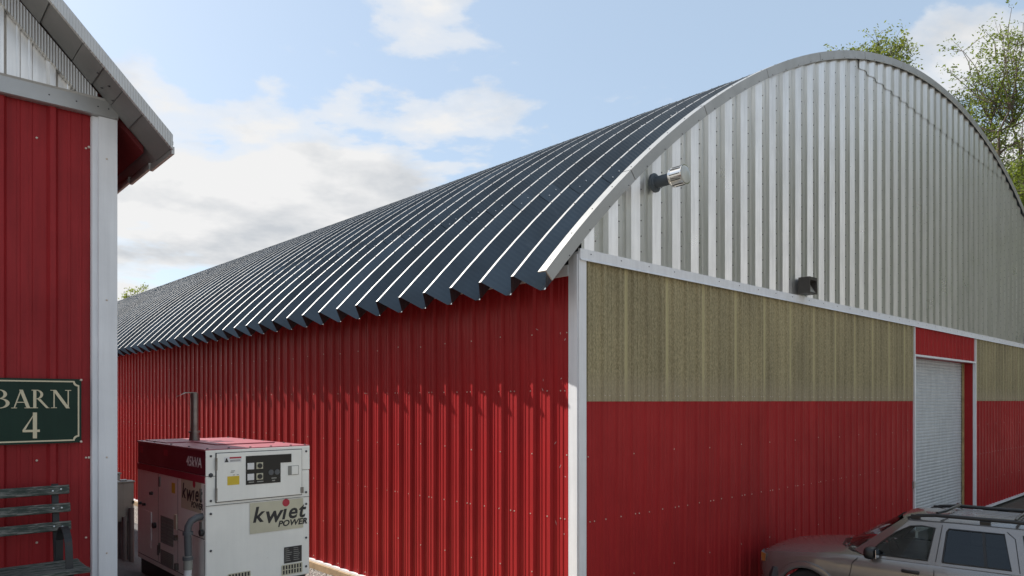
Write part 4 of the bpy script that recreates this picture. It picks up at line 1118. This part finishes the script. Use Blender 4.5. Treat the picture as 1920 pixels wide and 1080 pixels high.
# ------------------------------------------------------------------ trees
def tree(name, label, base, trunk_h, centre, rad, seed, leafm, limbs=9, subs=7, clump=26, leaf=.12, stems=1, trunk_r=.26, fill=.75):
    """trunk (or several stems), limbs reaching into an ellipsoid crown, twigs, and leaves in loose clumps round the twig ends"""
    rnd = random.Random(seed); t = thing(name, label, 'tree', base, 0, 'trees beyond the arched barn')
    wood = MB(); lv = MB(); lv.keep = True; c = Vector(centre); rx, rz = rad
    def wob(a, b, n, amp):
        P = []
        for k in range(n+1):
            q = k/n; p = a.lerp(b, q); P.append(p + Vector((rnd.gauss(0,1), rnd.gauss(0,1), rnd.gauss(0,.5)))*amp*(1 if 0 < k < n else 0))
        return P
    def arc(a, b, n, amp, lift):
        P = wob(a, b, n, amp); return [p + Vector((0,0,lift*sin(pi*k/n))) for k, p in enumerate(P)]
    root = Vector((0,0,0)); fork = Vector((c.x*.5, c.y*.5, trunk_h)); P = wob(root, fork, 6, .10)
    wood.tube(P, [trunk_r*(1-.35*k/6) for k in range(7)], 9, False)
    heads = []
    for k in range(stems):
        a = 2*pi*k/stems + rnd.uniform(-.4,.4); tip = Vector((c.x + .45*rx*cos(a)*(stems > 1), c.y + .45*rx*sin(a)*(stems > 1), c.z + rz*rnd.uniform(.25, .6)))
        P = wob(fork, tip, 9, rx*.05); r0 = trunk_r*(.62 if stems == 1 else .48)
        wood.tube(P, [r0*(1-.85*q/9) for q in range(10)], 7, False); heads.append((P, r0))
    for k in range(limbs):
        P, r0 = heads[k % len(heads)]
        u = Vector((rnd.gauss(0,1), rnd.gauss(0,1), rnd.gauss(.1,1))).normalized(); q = rnd.uniform(fill, 1.0)
        end = c + Vector((u.x*rx*q, u.y*rx*q, u.z*rz*q))
        f = max(.05, min(.9, (end.z - rx*.45 - P[0].z)/max(.5, P[-1].z - P[0].z))); j = min(8, int(f*9)); st = P[j]
        L_ = arc(st, end, 6, .10, -.10*rx); r1 = r0*(1-.85*f)*.62 + .012
        wood.tube(L_, [r1*(1-.8*m/6) + .006 for m in range(7)], 5, False)
        for m in range(subs):
            a = L_[rnd.randint(2, 6)]; d = Vector((rnd.gauss(0,1), rnd.gauss(0,1), rnd.gauss(.3,.8))).normalized()*rnd.uniform(.35, 1.0)*min(1.5, rx*.42)
            S_ = arc(a, a+d, 3, .05, .05); wood.tube(S_, [.016, .012, .009, .006], 3, False)
            for w_ in range(int(clump*rnd.uniform(.5, 1.4))):
                p = S_[rnd.choice((1,2,3,3))] + Vector((rnd.gauss(0,1), rnd.gauss(0,1), rnd.gauss(0,.8)))*.20
                x_ = Vector((rnd.gauss(0,1), rnd.gauss(0,1), rnd.gauss(0,.7))).normalized(); y_ = x_.orthogonal().normalized(); y_.rotate(Matrix.Rotation(rnd.uniform(0, 6.3), 3, x_)); s_ = leaf*rnd.uniform(.5, 1.2)
                lv.face(p - x_*s_, p + y_*s_*.45, p + x_*s_, p - y_*s_*.45)
    wood.build('trunk', 'bark', t, True); lv.build('crown', leafm, t)
    return t
def at(px, depth): return (px-960)/FPX*depth
tree('tall_tree', 'tall slender tree with forked dark stems and sparse leaves beyond the right arch', (at(1868, 40), 40, -.3), 9.5, (.5, 0, 18.0), (3.3, 7.4), 12, 'leaf_green', 86, 9, 21, .10, 3, .38, .35)
tree('round_tree', 'broad crowned tree with yellow-green leaves peeking over the arch top', (at(1642, 46), 46, -.3), 14, (0, 0, 24.0), (3.0, 2.6), 5, 'leaf_spring', 70, 9, 24, .115, 2, .28, .3)
tree('edge_tree', 'light green bushy tree low behind the right end of the arch', (at(1922, 36), 36, -.3), 7, (0, 0, 13.2), (1.7, 3.2), 23, 'leaf_green', 34, 8, 18, .10, 2, .22, .4)
tree('low_tree', 'smaller leafy tree between the tall tree and the arch', (at(1792, 43), 43, -.3), 10, (0, 0, 19.3), (1.5, 3.0), 31, 'leaf_spring', 26, 8, 22, .10, 1, .2, .4)
tree('far_tree', 'small treetop showing above the far left end of the arched roof', (at(264, 62), 62, -.3), 6, (0, 0, 11.2), (1.7, 2.2), 17, 'leaf_spring', 18, 7, 22, .12, 1, .22, .5)

def added_woods():  # out of view, added so the gable flats reflect dark foliage
    """unseen wood added right of the tall trees, mirrored by the gable as dark bands: many crowns on their trunks, too merged to count"""
    g = MB(); g.keep = True; wd = MB(); rnd = random.Random(9)
    for k in range(40):
        a = radians(45 + 37*(k + rnd.random())/40); d = rnd.uniform(46, 60); H_ = rnd.uniform(21, 29); bx, by = d*sin(a)+3, d*cos(a)
        wd.tube([(bx, by, -.3), (bx+rnd.uniform(-.4,.4), by, H_*.4), (bx+rnd.uniform(-.6,.6), by, H_*.85)], [.28, .2, .06], 6, False)
        for c_ in range(13):
            q = rnd.uniform(.10, .95); r = rnd.uniform(1.7, 3.0)*(1.25 - .6*q); c0 = Vector((bx + rnd.gauss(0, 1.5)*(1.3-q), by + rnd.gauss(0, 1.5)*(1.3-q), H_*q))
            for m in range(260):
                u = Vector((rnd.gauss(0,1), rnd.gauss(0,1), rnd.gauss(0,.8))).normalized()*r*rnd.random()**.4; p = c0 + u
                x_ = Vector((rnd.gauss(0,1), rnd.gauss(0,1), rnd.gauss(0,.7))).normalized(); y_ = x_.orthogonal().normalized(); y_.rotate(Matrix.Rotation(rnd.uniform(0, 6.3), 3, x_)); s_ = rnd.uniform(.18, .42)
                g.face(p - x_*s_, p + y_*s_*.5, p + x_*s_, p - y_*s_*.5)
    o = g.build('added_woods', 'leaf_woods'); o['kind'] = 'stuff'; o['label'] = 'unseen leafy trees added beyond the tall tree, mirrored in the gable'; o['category'] = 'added_woods'
    w_ = wd.build('trunks', 'bark', o); w_['kind'] = 'stuff'
added_woods()
